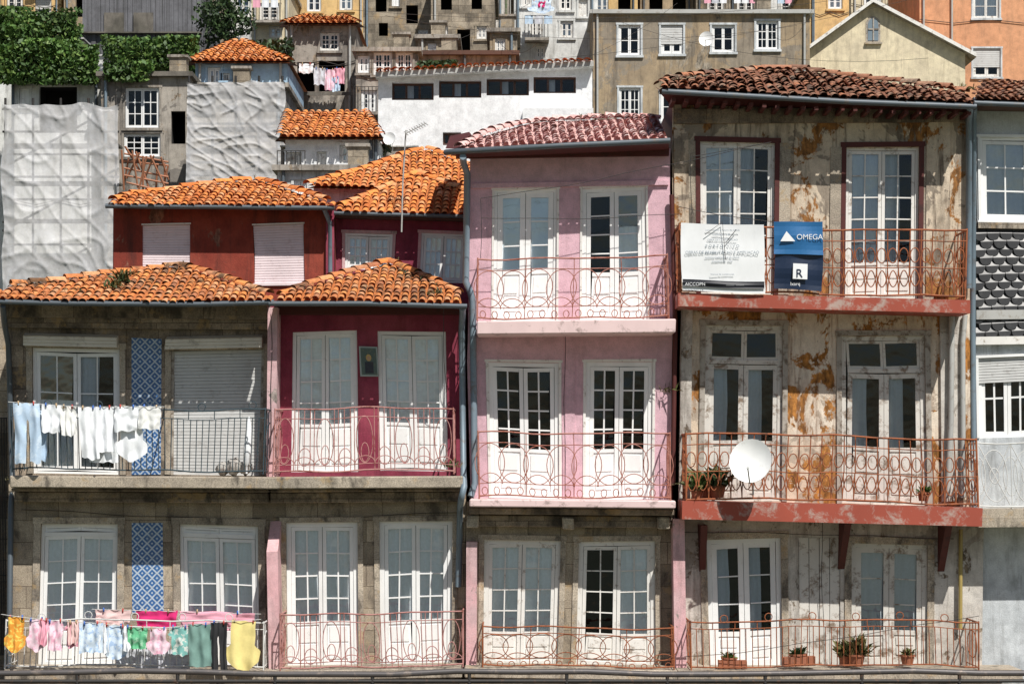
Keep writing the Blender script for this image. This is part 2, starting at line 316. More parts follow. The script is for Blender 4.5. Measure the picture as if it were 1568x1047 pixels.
def roof_face(r_m,pts,mat,base,sp=.165,row=.27,r=.068,jit=.012,ridges=()):
    m=r_m; pts=[Vector(p) for p in pts]; u=(pts[1]-pts[0]).normalized(); c=sum(pts[2:],Vector())/len(pts[2:])
    n=u.cross(c-pts[0]).normalized(); 
    if n.z<0:n=-n
    v=n.cross(u).normalized()
    if v.z<0:v=-v
    pl=[((p-pts[0]).dot(u),(p-pts[0]).dot(v)) for p in pts]
    m.poly([pts[0]+u*a+v*b-n*.01 for a,b in pl],base)
    m.poly([pts[0]+u*a+v*b-n*.07 for a,b in pl],base)
    um=max(a for a,b in pl); ul=min(a for a,b in pl); vm=max(b for a,b in pl)
    for jrow in range(-1,int(vm/row)+1):
        vv=jrow*row+row*.75
        uu=ul+sp/2
        while uu<um:
            vc=max(vv+row*.35,.04)
            if inpoly(uu,vc,pl):
                wob=.03*noise.noise(Vector((uu*.8,vv*.8,3)))
                jj=U(-jit,jit); o=pts[0]+u*(uu+jj)+v*(vv-.04+U(-jit,jit)*2)+n*wob
                ax=(v+u*U(-.06,.06)).normalized()
                barrel(m,o,ax,n,row+.08,r*U(.92,1.06),r*.8,.026+U(-jit,jit)*.7,0,mat)
            uu+=sp
    for a,b in ridges:
        a=Vector(a);b=Vector(b); L=(b-a).length; k=max(1,int(L/.34)); ax=(b-a).normalized(); up=(Vector((0,0,1))-ax*ax.z).normalized()
        for q in range(k):
            barrel(m,a+ax*(L*q/k)+up*U(-.012,.012),ax,up,L/k+.06,.11*U(.93,1.05),.09,.025,.0,mat,8)
def ewires(name,parent,pts,r,mat,res=2):
    w=Wire(name,parent,mat,r,res); w.add(pts); return w.done()
def tuft(m,p,s,n,mat,up=1.):
    for _ in range(n):
        d=Vector((U(-1,1),U(-1,1),U(.1,1.6)*up)).normalized(); L=s*U(.4,1.1); sd=Vector((U(-1,1),U(-1,1),U(-.3,.3))).normalized()*s*.085
        o=Vector(p)+Vector((U(-1,1),U(-1,1),0))*s*.3; e=o+d*L+Vector((0,0,-.12*L)); mid=o+d*L*.55+Vector((0,0,.08*L))
        m.poly([o-sd*.3,mid-sd,e,mid+sd,o+sd*.3],mat)
def lathe(m,c,prof,mat,n=16,ax='z'):
    k0=len(m.v); mi=m.mi(mat)
    for r,h in prof:
        for i in range(n):
            t=2*math.pi*i/n; m.v.append((c[0]+r*math.cos(t),c[1]+r*math.sin(t),c[2]+h))
    for j in range(len(prof)-1):
        for i in range(n):
            a=k0+j*n+i;b=k0+j*n+(i+1)%n; m.f.append((a,b,b+n,a+n)); m.i.append(mi)
def rail(parent,px0,px1,pyt,pyb,y,wy,mat,style,cell=.5,tilt=0,name='railing',rr=.0092):
    x0,x1,zt,zb=X(px0,y),X(px1,y),Z(pyt,y),Z(pyb,y); L=x1-x0; h=zt-zb
    w=Wire(name,parent,mat,rr,1); t=Wire(name+'_bars',parent,mat,rr*1.75,1)
    def T(x): return -tilt*(x-x0)/L+.010*math.sin(x*5.1+zt)
    def bar(z,ww=t): ww.add([(x0+L*i/14,y+.01*math.sin(i*1.7),z+T(x0+L*i/14)) for i in range(15)])
    bar(zt); bar(zb+.04)
    for x in (x0,x1):
        t.add([(x,y,zt+T(x)),(x,wy,zt+T(x))]); w.add([(x,y,zb+.04+T(x)),(x,wy,zb+.04+T(x))]); t.add([(x,y,zb-.02+T(x)),(x,y,zt+.03+T(x))])
        dy=(wy-y)
        for q in (.25,.5,.75): w.add([(x,y+dy*q,zb+T(x)),(x,y+dy*q,zt+T(x))])
        w.add([(x,y+dy*(.5+.4*math.cos(a*.52)),zb+h*.5+h*.3*math.sin(a*.52)+T(x)) for a in range(12)],True)
    n=max(2,round(L/cell)); c=L/n
    if style=='circ':
        z2=zt-.17*h; bar(z2,w)
        for i in range(n):
            cx=x0+c*(i+.5)+U(-.01,.01); dz=T(cx)
            w.ell(cx,y,zb+.52*h+dz,c*.62,.30*h,n=22)
            w.ell(cx,y+.01,zb+.2*h+dz,c*.5,.17*h,0,180,12)
            if i and i%2==0: w.add([(x0+c*i,y,zb+.04),(x0+c*i,y,z2+dz)])
            for q in (.25,.75): w.ell(x0+c*(i+q),y,zb+.10*h+dz,c*.12,.06*h,n=10)
        for i in range(0,n+1,2): w.add([(x0+c*i,y,z2+T(x0+c*i)),(x0+c*i,y,zt+T(x0+c*i))])
        bar(zb+.22*h,w)
    elif style=='oval':
        z2=zt-.15*h; bar(z2,w)
        for i in range(n):
            cx=x0+c*(i+.5); dz=T(cx)
            if i%2==0:
                w.ell(cx,y,zb+.5*h+dz,c*.42,.36*h,n=22); w.ell(cx,y+.008,zb+.3*h+dz,c*.2,.15*h,n=12)
            else:
                for q in (.2,.5,.8): w.add([(x0+c*(i+q),y,zb+.04+dz),(x0+c*(i+q),y,zt+dz)])
                w.ell(cx,y,zb+.25*h+dz,c*.3,.14*h,n=14)
            w.add([(x0+c*i,y,zb+.03+dz),(x0+c*i,y,zt+dz)])
            w.ell(cx,y,zb+.13*h+dz,c*.5,.12*h,0,180,10)
        bar(zb+.13*h,w)
    elif style=='bars':
        z2=zt-.14*h; bar(z2,w)
        k=int(L/.115)
        for i in range(1,k): x=x0+L*i/k; w.add([(x+U(-.008,.008),y,zb+.04+T(x)),(x+U(-.008,.008),y,z2+T(x))])
        for i in range(n): w.ell(x0+c*(i+.5),y,zt+.07,.07,.07,n=12) if i%2 else None
        for i in range(0,n+1): w.add([(x0+c*i,y,z2),(x0+c*i,y,zt)])
    elif style=='fan':
        z2=zt-.16*h; bar(z2,w); z3=zb+.44*h; bar(z3,w)
        k=n*4
        for i in range(1,k):
            x=x0+L*i/k
            if i%2==0: w.add([(x+U(-.01,.01),y,z3+T(x)),(x,y,zt+T(x))])
        for i in range(n*2):
            cx=x0+c*(i+.5)/2; dz=T(cx); w.ell(cx,y,z3+.18*h+dz,c*.2,.11*h,n=12)
            w.ell(cx,y,zb+.05+dz,c*.25,.36*h,0,180,12); w.ell(cx,y+.008,z3+dz,c*.25,.28*h,180,360,12)
    elif style=='x':
        for i in range(n):
            cx=x0+c*(i+.5)
            w.add([(x0+c*i,y,zb),(x0+c*(i+1),y,zt)]);w.add([(x0+c*i,y+.01,zt),(x0+c*(i+1),y+.01,zb)])
            w.ell(cx,y,(zt+zb)/2,c*.4,.4*h,n=22); w.ell(cx,y,(zt+zb)/2,c*.15,.12*h,n=12); w.add([(x0+c*i,y,zb),(x0+c*i,y,zt)])
            w.ell(x0+c*i,y+.01,(zt+zb)/2,c*.22,.3*h,n=16)
    w.done(); t.done()
def cloth(name,parent,px0,px1,py0,py1,y,mat,kind='towel'):
    m=M(name,parent); x0,x1,z1,z0=X(px0,y),X(px1,y),Z(py0,y),Z(py1,y)
    nu,nv=19,26; ph=U(0,6); fr=U(5,9); cx=(x0+x1)/2; hw=(x1-x0)/2; off=U(0,50); skew=U(-.03,.03)
    def strip(f0,f1):
        pts=[]
        for j in range(nv):
            t=j/(nv-1); a,b=f0(t),f1(t)
            for i in range(nu):
                s=i/(nu-1); q=a+(b-a)*s
                fold=.035*math.sin(q*fr+ph+t*.8)*(.35+.65*t)+.04*noise.noise(Vector((q*2+off,t*3,off)))
                x=cx+q*hw*(1-.04*t)+.02*noise.noise(Vector((off,t*4,q)))+skew*t
                sag=.018*math.sin(math.pi*s*2)**2*(1-t)
                hem=.05*noise.noise(Vector((q*2,off,1)))*t
                pts.append((x,y+fold,z1-(z1-z0)*t-sag+hem))
        m.grid(pts,nu,nv,mat)
    if kind=='towel': strip(lambda t:-1,lambda t:1)
    elif kind=='shirt':
        def w(t):
            if t<.5:return .72
            if t<.58:return .72+(t-.5)/.08*.33
            if t<.82:return 1.05-(t-.58)*.4
            return max(.3,.95-(t-.82)*3.6)
        strip(lambda t:-w(t),lambda t:w(t))
    elif kind=='tee':
        def w(t):
            if t<.05:return .35+t*4
            if t<.3:return .6+.45*(t-.05)/.25
            if t<.36:return 1.05-(t-.3)/.06*.33
            return .72
        strip(lambda t:-w(t),lambda t:w(t))
    elif kind=='pants':
        strip(lambda t:-.95,lambda t:(0 if t<.3 else -.06-.1*t)); strip(lambda t:(0 if t<.3 else .06+.1*t),lambda t:.95)
    elif kind=='sock':
        strip(lambda t:-.5,lambda t:.5 if t<.6 else .5+.5*math.sin((t-.6)/.4*math.pi))
    for s in (-.6,.6):
        m.box(cx+s*hw*.9-.012,cx+s*hw*.9+.012,y-.02,y+.02,z1-.05,z1+.03,random.choice(PEG))
    return m.done(smooth=True)
PEG=[mpaint('peg_'+k,c,c,.1) for k,c in (('blue',(.05,.15,.5)),('wood',(.5,.35,.2)),('red',(.5,.06,.05)))]
def text(parent,s,px,py,y,size,mat,name='lettering',align='LEFT',rot=0):
    c=bpy.data.curves.new(name,'FONT'); c.body=s; c.size=size; c.extrude=.001; c.align_x=align; c.materials.append(mat)
    o=bpy.data.objects.new(name,c); COL.objects.link(o); o.parent=parent; q=warp(tuple(P(px,py,y))); o.location=q; o.rotation_euler=(math.pi/2,rot,0); return o
def sides(m,x0,x1,y0,y1,z0,z1,mat,top=True):
    m.poly([(x0,y0,z0),(x0,y1,z0),(x0,y1,z1),(x0,y0,z1)],mat); m.poly([(x1,y0,z0),(x1,y0,z1),(x1,y1,z1),(x1,y1,z0)],mat)
    m.poly([(x0,y1,z0),(x1,y1,z0),(x1,y1,z1),(x0,y1,z1)],mat)
    if top: m.poly([(x0,y0,z1),(x1,y0,z1),(x1,y1,z1),(x0,y1,z1)],mat)
def OP(px0,py0,px1,py1,y): return (X(px0,y),X(px1,y),Z(py1,y),Z(py0,y))
BD=1.05
# ================================================================ granite house (left)
g=group('granite_tiled_house')
m=M('walls',g); d=M('doors_and_windows',g); wy=.3
x0,x1=X(12,wy),X(414,wy)
o1=OP(50,534,184,726,wy); o2=OP(262,534,402,726,wy)
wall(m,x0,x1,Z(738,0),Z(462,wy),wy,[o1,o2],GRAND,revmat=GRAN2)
surround(m,*o1,wy,GRAN2,.11); surround(m,*o2,wy,GRAN2,.11)
door(d,*o1,wy+.08,WP,rows=3,cols=2,panel=0,fill=['low','half'],ft=.07)
slats(d,o2[0]+.05,o2[1]-.05,o2[2],o2[3],wy+.06,ROLL,.065); d.box(o2[0],o2[0]+.05,wy+.03,wy+.1,o2[2],o2[3],WPG); d.box(o2[1]-.05,o2[1],wy+.03,wy+.1,o2[2],o2[3],WPG)
for a,b in ((40,182),(255,400)):
    xa,xb=X(a,wy),X(b,wy); zt,zb=Z(512,wy),Z(532,wy)
    d.poly([(xa,wy-.03,zt),(xb,wy-.03,zt),(xb,wy-.2,zt-.06),(xa,wy-.2,zt-.06)],BEIGE); slats(d,xa,xb,zb,zt-.06,wy-.2,BEIGE,.06)
    d.poly([(xa,wy-.2,zb),(xb,wy-.2,zb),(xb,wy,zb),(xa,wy,zb)],BEIGE)
    for q in (xa,xb): d.poly([(q,wy,zb),(q,wy-.2,zb),(q,wy-.2,zt-.06),(q,wy,zt)],BEIGE)
t=M('azulejo_panel',g); t.box(X(202,wy),X(247,wy),wy-.015,wy+.01,Z(726,wy),Z(516,wy),AZUL); t.box(X(202,0),X(250,0),-.015,.01,Z(940,0),Z(800,0),AZUL); t.done()
lo1=OP(60,802,180,1022,0); lo2=OP(276,802,396,1022,0)
wall(m,X(12,0),X(414,0),0,Z(738,0),0,[lo1,lo2],GRAN,revmat=GRAN2)
surround(m,*lo1,0,GRAN2,.13); surround(m,*lo2,0,GRAN2,.13)
door(d,*lo1,.08,WP,rows=4,cols=2,panel=.28,transom=.09,fill='curtain'); door(d,*lo2,.08,WP,rows=4,cols=2,panel=.28,transom=.09,fill='curtain')
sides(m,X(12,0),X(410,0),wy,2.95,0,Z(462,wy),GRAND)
m.done(); d.done()
b=M('balcony',g)
b.box(X(14,-BD),X(413,-BD),-BD,0,Z(747,-BD),Z(729,-BD),GRAN2); b.box(X(20,-.3),X(413,-.3),-.32,0,Z(768,-.3),Z(752,-.3),GRAND); b.box(X(16,-.6),X(413,-.6),-.62,0,Z(752,-.6),Z(747,-.6)-.0,GRAND)
b.box(X(8,-BD),X(413,-BD),-BD,0,Z(1040,-BD),Z(1024,-BD),GRAN2); b.done(bevel=.02)
rail(g,18,405,625,722,-BD+.05,wy,IRB,'bars',.45); rail(g,10,402,950,1022,-BD+.05,0,IRW,'bars',.45,name='lower_railing')
r=M('tile_roof',g); pk=P(275,404,1.8)
roof_face(r,[P(-14,459,-.9),P(414,459,-.9),P(414,452,-.6),pk,P(18,438,.045)],T_BR,PAN,ridges=[(P(18,438,.045),pk),(P(414,450,-.5),pk)])
r.done(w=True)
s=M('eaves',g); s.poly([P(-14,462,-.88),P(414,462,-.88),(X(414,wy),wy,Z(467,wy)),(X(-14,wy),wy,Z(467,wy))],SOFF)
s.box(X(10,wy),X(412,wy),-.1,wy+.02,Z(490,wy),Z(468,wy),GRAND); s.box(X(10,wy),X(412,wy),.1,wy+.01,Z(505,wy),Z(490,wy),GRAND); s.done()
ewires('gutter',g,[P(-20,464,-.95),P(100,463,-.95),P(300,464,-.95),P(420,462,-.95)],.05,GUT)
ewires('downpipe',g,[P(6,470,-.9),P(8,500,-.3),P(14,530,.2),P(18,740,.15),P(14,775,-.1),P(15,1040,-.1)],.055,GUT)
# ================================================================ crimson house
g=group('crimson_house')
m=M('walls',g); d=M('doors_and_windows',g)
o1=OP(447,508,548,722,wy); o2=OP(580,508,684,722,wy)
wall(m,X(414,wy),X(712,wy),Z(738,0),Z(462,wy),wy,[o1,o2],CRIM)
for o in(o1,o2):
    door(d,*o,wy+.05,WP,rows=4,cols=2,panel=.32,fill='curtain',ft=.07,mu=.028)
m.box(X(410,-.3),X(425,-.3),-.3,wy,Z(738,-.3),Z(470,-.3),PINKP)
lo1=OP(439,798,549,1021,0); lo2=OP(582,798,692,1021,0)
wall(m,X(414,0),X(712,0),0,Z(738,0),0,[lo1,lo2],GRAN,revmat=GRAN2); surround(m,*lo1,0,GRAN2,.1); surround(m,*lo2,0,GRAN2,.1)
for o in(lo1,lo2): door(d,*o,.06,WP,rows=4,cols=2,panel=.3,fill='curtain',ft=.09,st=.07,mu=.028)
xa,xb=X(410,-.6),X(427,-.6); zt=Z(825,-.6)
m.box(xa,xb,-.6,0,Z(1040,-.6),zt-.2,PINKP); m.poly([(xa,-.6,zt-.2),(xb,-.6,zt-.2),(xb,-.02,zt+.35),(xa,-.02,zt+.35)],PINKP)
for q in(xa,xb): m.poly([(q,-.6,zt-.2),(q,0,zt-.2),(q,0,zt+.35)],PINKP)
sides(m,X(414,0),X(712,0),wy,2.95,0,Z(462,wy),GRAND); m.done(); d.done()
b=M('balcony',g)
b.box(X(411,-BD),X(706,-BD),-BD,0,Z(747,-BD),Z(729,-BD),GRAN2); b.box(X(416,-.3),X(706,-.3),-.32,0,Z(768,-.3),Z(752,-.3),GRAND); b.box(X(416,-.6),X(706,-.6),-.62,0,Z(752,-.6),Z(747,-.6),GRAND)
b.box(X(413.2,-BD),X(708,-BD),-BD,0,Z(1040,-BD),Z(1024,-BD),GRAN2); b.done(bevel=.02)
rail(g,420,693,626,724,-BD+.05,wy,IRP,'oval',.38); rail(g,428,710,938,1022,-BD+.05,0,IRP,'oval',.38,name='lower_railing')
r=M('tile_roof',g); pk=P(597,400,1.8)
roof_face(r,[P(424,460,-.9),P(708,462,-.9),P(704,448,-.2),pk,P(430,452,-.55)],T_BR,PAN,ridges=[(P(430,452,-.55),pk),(P(704,448,-.2),pk)]); r.done()
s=M('eaves',g); s.poly([P(420,464,-.88),P(712,466,-.88),(X(712,wy),wy,Z(470,wy)),(X(420,wy),wy,Z(470,wy))],SOFF); s.box(X(426,wy),X(705,wy),.05,wy+.01,Z(482,wy),Z(468,wy),DRED); s.done()
ewires('gutter',g,[P(412,464,-.96),P(560,466,-.96),P(716,468,-.96)],.05,GUT)
ewires('downpipe',g,[P(709,470,-.9),P(709,480,-.4),P(708,500,-.1),P(708,725,-.1),P(708,745,-1.1),P(703,765,-1.05),P(702,780,-.2),P(702,900,-.12)],.06,PIPE)
g2=group('saint_picture_plaque'); q=M('frame',g2); a,b_,c,dd=OP(550,533,579,579,wy)
q.box(a,b_,wy-.05,wy,c,dd,mpaint('plaque_frame',(.40,.46,.44),(.3,.3,.2),.5)); q.box(a+.03,b_-.03,wy-.056,wy-.05,c+.03,dd-.03,mpaint('icon_ground',(.10,.15,.13),(.35,.32,.18),.5,sc=12))
q.box(a+.10,b_-.10,wy-.062,wy-.056,c+.06,c+.28,mpaint('icon_robe',(.03,.035,.05),(.1,.05,.05),.5)); 
q.poly([(a+.18+.055*math.cos(i*.6),wy-.066,c+.36+.07*math.sin(i*.6)) for i in range(10)],mpaint('icon_halo',(.65,.45,.15),(.4,.3,.1),.3))
q.poly([(a+.18+.03*math.cos(i*.6),wy-.07,c+.35+.045*math.sin(i*.6)) for i in range(10)],mpaint('icon_face',(.6,.36,.22),(.3,.2,.1),.3)); q.done()
# ================================================================ second row
g=group('brown_red_house'); y=3.; m=M('walls',g); d=M('windows',g)
ops=[OP(217,342,291,414,y),OP(390,345,467,434,y)]
wall(m,X(172,y),X(512,y),4,Z(312,y),y,ops,BRED); sides(m,X(172,y),X(512,y),y,8,4,Z(312,y),BRED)
for o in ops:
    slats(d,o[0],o[1],o[2],o[3],y+.03,ROLLP,.05); d.box(o[0]-.03,o[1]+.03,y-.05,y+.02,o[2]-.05,o[2],ROLLP); d.box(o[0]-.02,o[1]+.02,y-.02,y,o[3],o[3]+.03,WPO)
m.box(X(500,y),X(512,y),y-.12,y,8,Z(318,y),CRIM)
m.done(); d.done()
r=M('tile_roof',g); pk=P(397,276,5); A=P(200,296,3.6)
roof_face(r,[P(165,311,2.5),P(508,317,2.5),P(500,309,2.8),pk,P(380,276,5),A],T_OR,PAN,ridges=[(A,P(380,276,5)),(P(500,309,2.8),pk),(P(172,305,2.7),A)]); r.done()
s=M('eaves',g); s.poly([P(163,315,2.52),P(510,320,2.52),P(510,322,y),P(163,317,y)],SOFF); s.done(); ewires('gutter',g,[P(160,314,2.45),P(512,320,2.45)],.05,GUT); ewires('downpipe',g,[P(497,322,2.5),P(507,345,2.9),P(507,420,2.9)],.05,PIPE)
g=group('crimson_rear_house'); y=3.3; m=M('walls',g); d=M('windows',g)
ops=[OP(530,358,601,414,y),OP(644,356,712,432,y)]
wall(m,X(513,y),X(722,y),4,Z(322,y),y,ops,CRIM); sides(m,X(513,y),X(722,y),y,8,4,Z(322,y),CRIM)
for o in ops: surround(m,*o,y,PINKP,.06,.02); door(d,*o,y+.02,WP,rows=3,cols=3,panel=0,fill='curtain',ft=.05,st=.05)
m.done(); d.done()
r=M('tile_roof',g); pk=P(637,264,5.6)
roof_face(r,[P(514,325,2.8),P(720,325,2.8),P(720,292,4.2),pk,P(520,318,3.05)],T_OR,PAN,ridges=[(P(520,318,3.05),pk),(P(720,292,4.2),pk)]); r.done()
r=M('rear_tile_roof',g); pk=P(657,228,9); roof_face(r,[P(470,286,5.9),P(735,286,5.9),P(735,258,7.4),pk,P(640,230,8.9)],T_OR,PAN,ridges=[(P(470,286,5.9),P(640,230,8.9)),(P(735,258,7.4),pk)]); r.done()
s=M('eaves',g); s.box(X(514,2.85),X(722,2.85),2.86,3.3,Z(333,2.85),Z(328,2.85),SOFF); s.done(); ewires('gutter',g,[P(512,328,2.75),P(722,328,2.75)],.045,GUT)
s=M('rear_walls',g); s.box(X(480,6.3),X(722,6.3),6.3,9,8,Z(288,6.3),WHITED); s.done()
# ================================================================ pink house
g=group('pink_house'); m=M('walls',g); d=M('doors_and_windows',g)
tops=[OP(756,288,852,490,0),OP(891,288,990,490,0),OP(750,553,856,762,0),OP(897,553,999,762,0)]
wall(m,X(718,0),X(1028,0),Z(768,0),Z(228,0),0,tops,PINK)
door(d,*tops[0],.04,WP,rows=3,cols=1,panel=.36,fill='shut',ft=.06,st=.1); door(d,*tops[1],.04,WP,rows=4,cols=1,panel=.34,fill=['dark','low'],ft=.08,st=.08)
door(d,*tops[2],.04,WP,rows=4,cols=2,panel=.34,fill='dark',ft=.08,st=.075,mu=.03); door(d,*tops[3],.04,WP,rows=4,cols=2,panel=.34,fill='dark',ft=.08,st=.075,mu=.03)
for o in tops[2:]: surround(d,*o,0,WPO,.05,.02)
for o in tops[:2]: surround(d,*o,0,WPO,.04,.02)
lows=[OP(741,826,856,1022,0),OP(884,826,1003,1022,0)]
wall(m,X(712,0),X(1035,0),0,Z(768,0),0,lows,GRAN,revmat=GRAN2)
for o in lows: surround(m,*o,0,GRAN2,.1)
door(d,*lows[0],.05,WPO,rows=4,cols=2,panel=.25,fill='curtain',ft=.09); door(d,*lows[1],.05,WPO,rows=4,cols=2,panel=.25,fill=['dark','curtain'],ft=.09)
m.box(X(720,-.06),X(1026,-.06),-.06,0,Z(278,0),Z(285,0)+.0,PINK)
m.box(X(714,-.5),X(730,-.5),-.5,0,Z(1040,-.5),Z(830,-.5),PINKP)
m.box(X(866,-.2),X(881,-.2),-.02,0,Z(760,0),Z(512,0),PINK)
sides(m,X(718,0),X(1028,0),.0,8,0.01,Z(228,0),PINKP); m.done(); d.done()
b=M('balconies',g)
b.box(X(731,-BD),X(1033,-BD),-BD,0,Z(511,-BD),Z(490,-BD),SLABP); b.box(X(716,-BD),X(1036,-BD),-BD,0,Z(776,-BD),Z(764,-BD),SLABP)
b.box(X(716,-.7),X(1034,-.7),-.72,0,Z(787,-.7),Z(777,-.7),GRAND); b.box(X(716,-.35),X(1034,-.35),-.35,0,Z(806,-.35),Z(788,-.35),GRAND)
for c in (722,868,1018): b.box(X(c-9,-.5),X(c+9,-.5),-.55,0,Z(808,-.5),Z(789,-.5),GRAN2)
b.box(X(712,-BD),X(1036,-BD),-BD,0,Z(1040,-BD),Z(1024,-BD),GRAN2); b.done(bevel=.02)
rail(g,731,1022,394,488,-BD+.05,0,IRR,'circ',.46); rail(g,731,1028,661,762,-BD+.05,0,IRR,'circ',.46,name='middle_railing'); rail(g,741,1030,960,1022,-BD+.05,0,IRO,'circ',.46,name='lower_railing')
r=M('tile_roof',g)
RA=P(820,186,2.2); RB=P(1008,181,2.2)
roof_face(r,[P(700,224,-.95),P(1024,212,-.95),RB,RA,P(714,209,.1)],T_PK,PANP,ridges=[(P(700,222,-.9),P(740,204,.5)),(P(740,204,.5),RA),(RA,RB)]); r.done()
s=M('eaves',g); s.poly([P(696,228,-.9),P(1026,216,-.9),P(1026,232,0),P(696,240,0)],DRED); s.box(X(716,0),X(1026,0),-.12,.01,Z(240,0),Z(228,0),DRED)
s.poly([P(680,224,-.7),P(700,224,-.95),P(730,215,.2),P(720,200,4),P(690,205,4)],DRED); s.poly([P(697,228,-.93),P(718,232,-.02),P(720,240,6),P(690,235,6)],DRED); s.done()
ewires('gutter',g,[P(680,230,-.8),P(698,228,-1.02),P(860,222,-1.02),P(1028,216,-1.02)],.055,GUT)
ewires('downpipe',g,[P(707,236,-1.),P(708,246,-.5),P(714,262,-.12),P(715,430,-.12),P(722,446,-.12),P(725,460,-.12),P(725,740,-.12),P(718,760,-.2)],.065,PIPE)
ewires('party_downpipe',g,[P(1030,300,-.15),P(1032,500,-.15),P(1031,740,-.15)],.045,DRED)
# ================================================================ decaying house
g=group('decaying_ochre_house'); m=M('walls',g); d=M('doors_and_windows',g)
up=[OP(1072,216,1186,452,0),OP(1295,224,1406,456,0)]; mid=[OP(1078,500,1198,768,0),OP(1290,512,1418,772,0)]
wall(m,X(1030,0),X(1488,0),Z(478,0),Z(150,0),0,up,OCHU,rev=.2); wall(m,X(1040,0),X(1488,0),Z(790,0),Z(478,0),0,mid,OCHR,rev=.2)
for o in up:
    surround(d,*o,0,DRED,.09,.035); door(d,*o,.07,WPO,rows=5,cols=2,panel=.22,fill=['grey','half'],ft=.06,st=.06)
for o in up: m.box(o[0]-.3,o[0]-.09,-.025,0,o[2],o[3],GRAN2); m.box(o[1]+.09,o[1]+.3,-.025,0,o[2],o[3],GRAN2)
for o in mid:
    surround(d,*o,0,WPG,.1,.04); door(d,*o,.05,WPD,rows=1,cols=1,panel=.4,transom=.22,fill='half',ft=.09,st=.09)
low=[OP(1084,824,1197,1022,0),OP(1304,832,1420,1022,0),OP(1224,824,1287,1022,0)]
wall(m,X(1040,0),X(1505,0),0,Z(790,0),0,low,GREYP)
door(d,*low[0],.05,WP,rows=3,cols=1,panel=.25,fill='half',ft=.09,st=.1); door(d,*low[1],.05,WPD,rows=3,cols=1,panel=.25,fill='grey',ft=.09,st=.1)
o=low[2]; 
for i in range(4):
    a=o[0]+(o[1]-o[0])*i/4; d.box(a+.006,o[0]+(o[1]-o[0])*(i+1)/4-.006,.03+.004*(i%2),.06,o[2],o[3],WPD)
for o in (low[0],low[1]): surround(m,*o,0,GRAN2,.13,.03)
m.box(X(1041,-.12),X(1058,-.12),-.12,0,Z(765,0),Z(475,0),GREYP); m.box(X(1032,-.5),X(1050,-.5),-.5,0,Z(1040,-.5),Z(792,-.5),PINKP); m.box(X(1440,-.08),X(1475,-.08),-.08,0,Z(765,0),Z(475,0),GREYP)
m.box(X(1418,-.05),X(1455,-.05),-.05,0,Z(450,0),Z(185,0),OCHU); m.box(X(1032,-.1),X(1488,-.1),-.07,0,Z(190,0),Z(168,0),GRAND)
m.box(X(1032,-.05),X(1054,-.05),-.05,0,Z(450,0),Z(200,0),OCHU)
sides(m,X(1030,0),X(1488,0),0,8,0.01,Z(150,0),DRED); m.done(); d.done()
b=M('balconies',g)
def slab(px0,px1,pa,pb,h,mat):
    y0=-BD
    v=[P(px0,pa+h,y0),P(px1,pb+h,y0),P(px1,pb,y0),P(px0,pa,y0)]; w2=[Vector((q.x,.0,q.z)) for q in v]
    b.poly(v,mat); b.poly([v[3],v[2],w2[2],w2[3]],mat); b.poly([v[0],v[1],w2[1],w2[0]],mat); b.poly([v[0],v[3],w2[3],w2[0]],mat); b.poly([v[1],v[2],w2[2],w2[1]],mat)
slab(1036,1486,451,457,20,SLABR); slab(1046,1502,764,776,28,SLABR)
b.box(X(1036,-BD),X(1568,-BD),-BD,0,Z(1040,-BD),Z(1024,-BD),GRAN2)
for c in (1075,1290,1440):
    xa=X(c-5,0);xb=X(c+5,0); z1=Z(800,0); 
    for q in(xa,xb): b.poly([(q,0,z1-.9),(q,-.75,z1),(q,0,z1)],DRED)
    b.poly([(xa,0,z1-.9),(xb,0,z1-.9),(xb,-.75,z1),(xa,-.75,z1)],DRED)
b.done()
rail(g,1040,1478,347,450,-BD+.05,0,IRO,'fan',.42,tilt=.05,rr=.0115); rail(g,1052,1495,664,766,-BD+.05,0,IRO,'fan',.42,tilt=.09,name='middle_railing',rr=.0115); rail(g,1056,1500,950,1022,-BD+.05,0,IRO,'bars',.42,name='lower_railing')
r=M('tile_roof',g)
pA=P(1165,104,2.2);pB=P(1215,104,2.2);pC=P(1484,143,.15);pD=P(1022,122,0)
roof_face(r,[P(1010,133,-.85),P(1494,158,-.85),pC,pB,pA,pD],T_OLD,PANB,sp=.185,r=.078,jit=.03,ridges=[(pD,pA),(pA,pB),(pC,pB),(P(1010,133,-.85),pD)]); r.done()
s=M('eaves',g); s.poly([P(1008,139,-.82),P(1494,163,-.82),P(1494,176,0),P(1026,160,0)],DRED)
s.poly([P(1008,137,-.85),P(1030,158,0),P(1030,152,6),P(1000,132,6)],DRED); s.poly([P(1010,137,-.84),P(1494,162,-.84),P(1494,168,-.82),P(1010,145,-.82)],SOFF)
for i in range(24):
    px=1030+i*19.5; py=148+i*.98; s.box(X(px-3,-.4),X(px+3,-.4),-.75,0,Z(py+12,-.4),Z(py+6,-.4),DRED)
s.done()
ewires('gutter',g,[P(1014,140,-.93),P(1150,146,-.93),P(1300,155,-.93),P(1496,166,-.93)],.055,GUT)
ewires('downpipe',g,[P(1486,166,-.9),P(1486,176,-.4),P(1484,190,-.12),P(1484,440,-.12)],.06,PIPE); ewires('vent_pipe',g,[P(1478,480,-.15),P(1476,520,-.15),P(1472,760,-.15)],.05,PIPEG)
ewires('waste_pipe',g,[P(1458,482,-.18),P(1456,640,-.18),P(1448,760,-.18)],.055,PIPEG); ewires('yellow_pipe',g,[P(1470,808,-.12),P(1473,960,-.12)],.04,mpaint('yellow_pipe',(.4,.3,.1),(.2,.13,.08),.6))
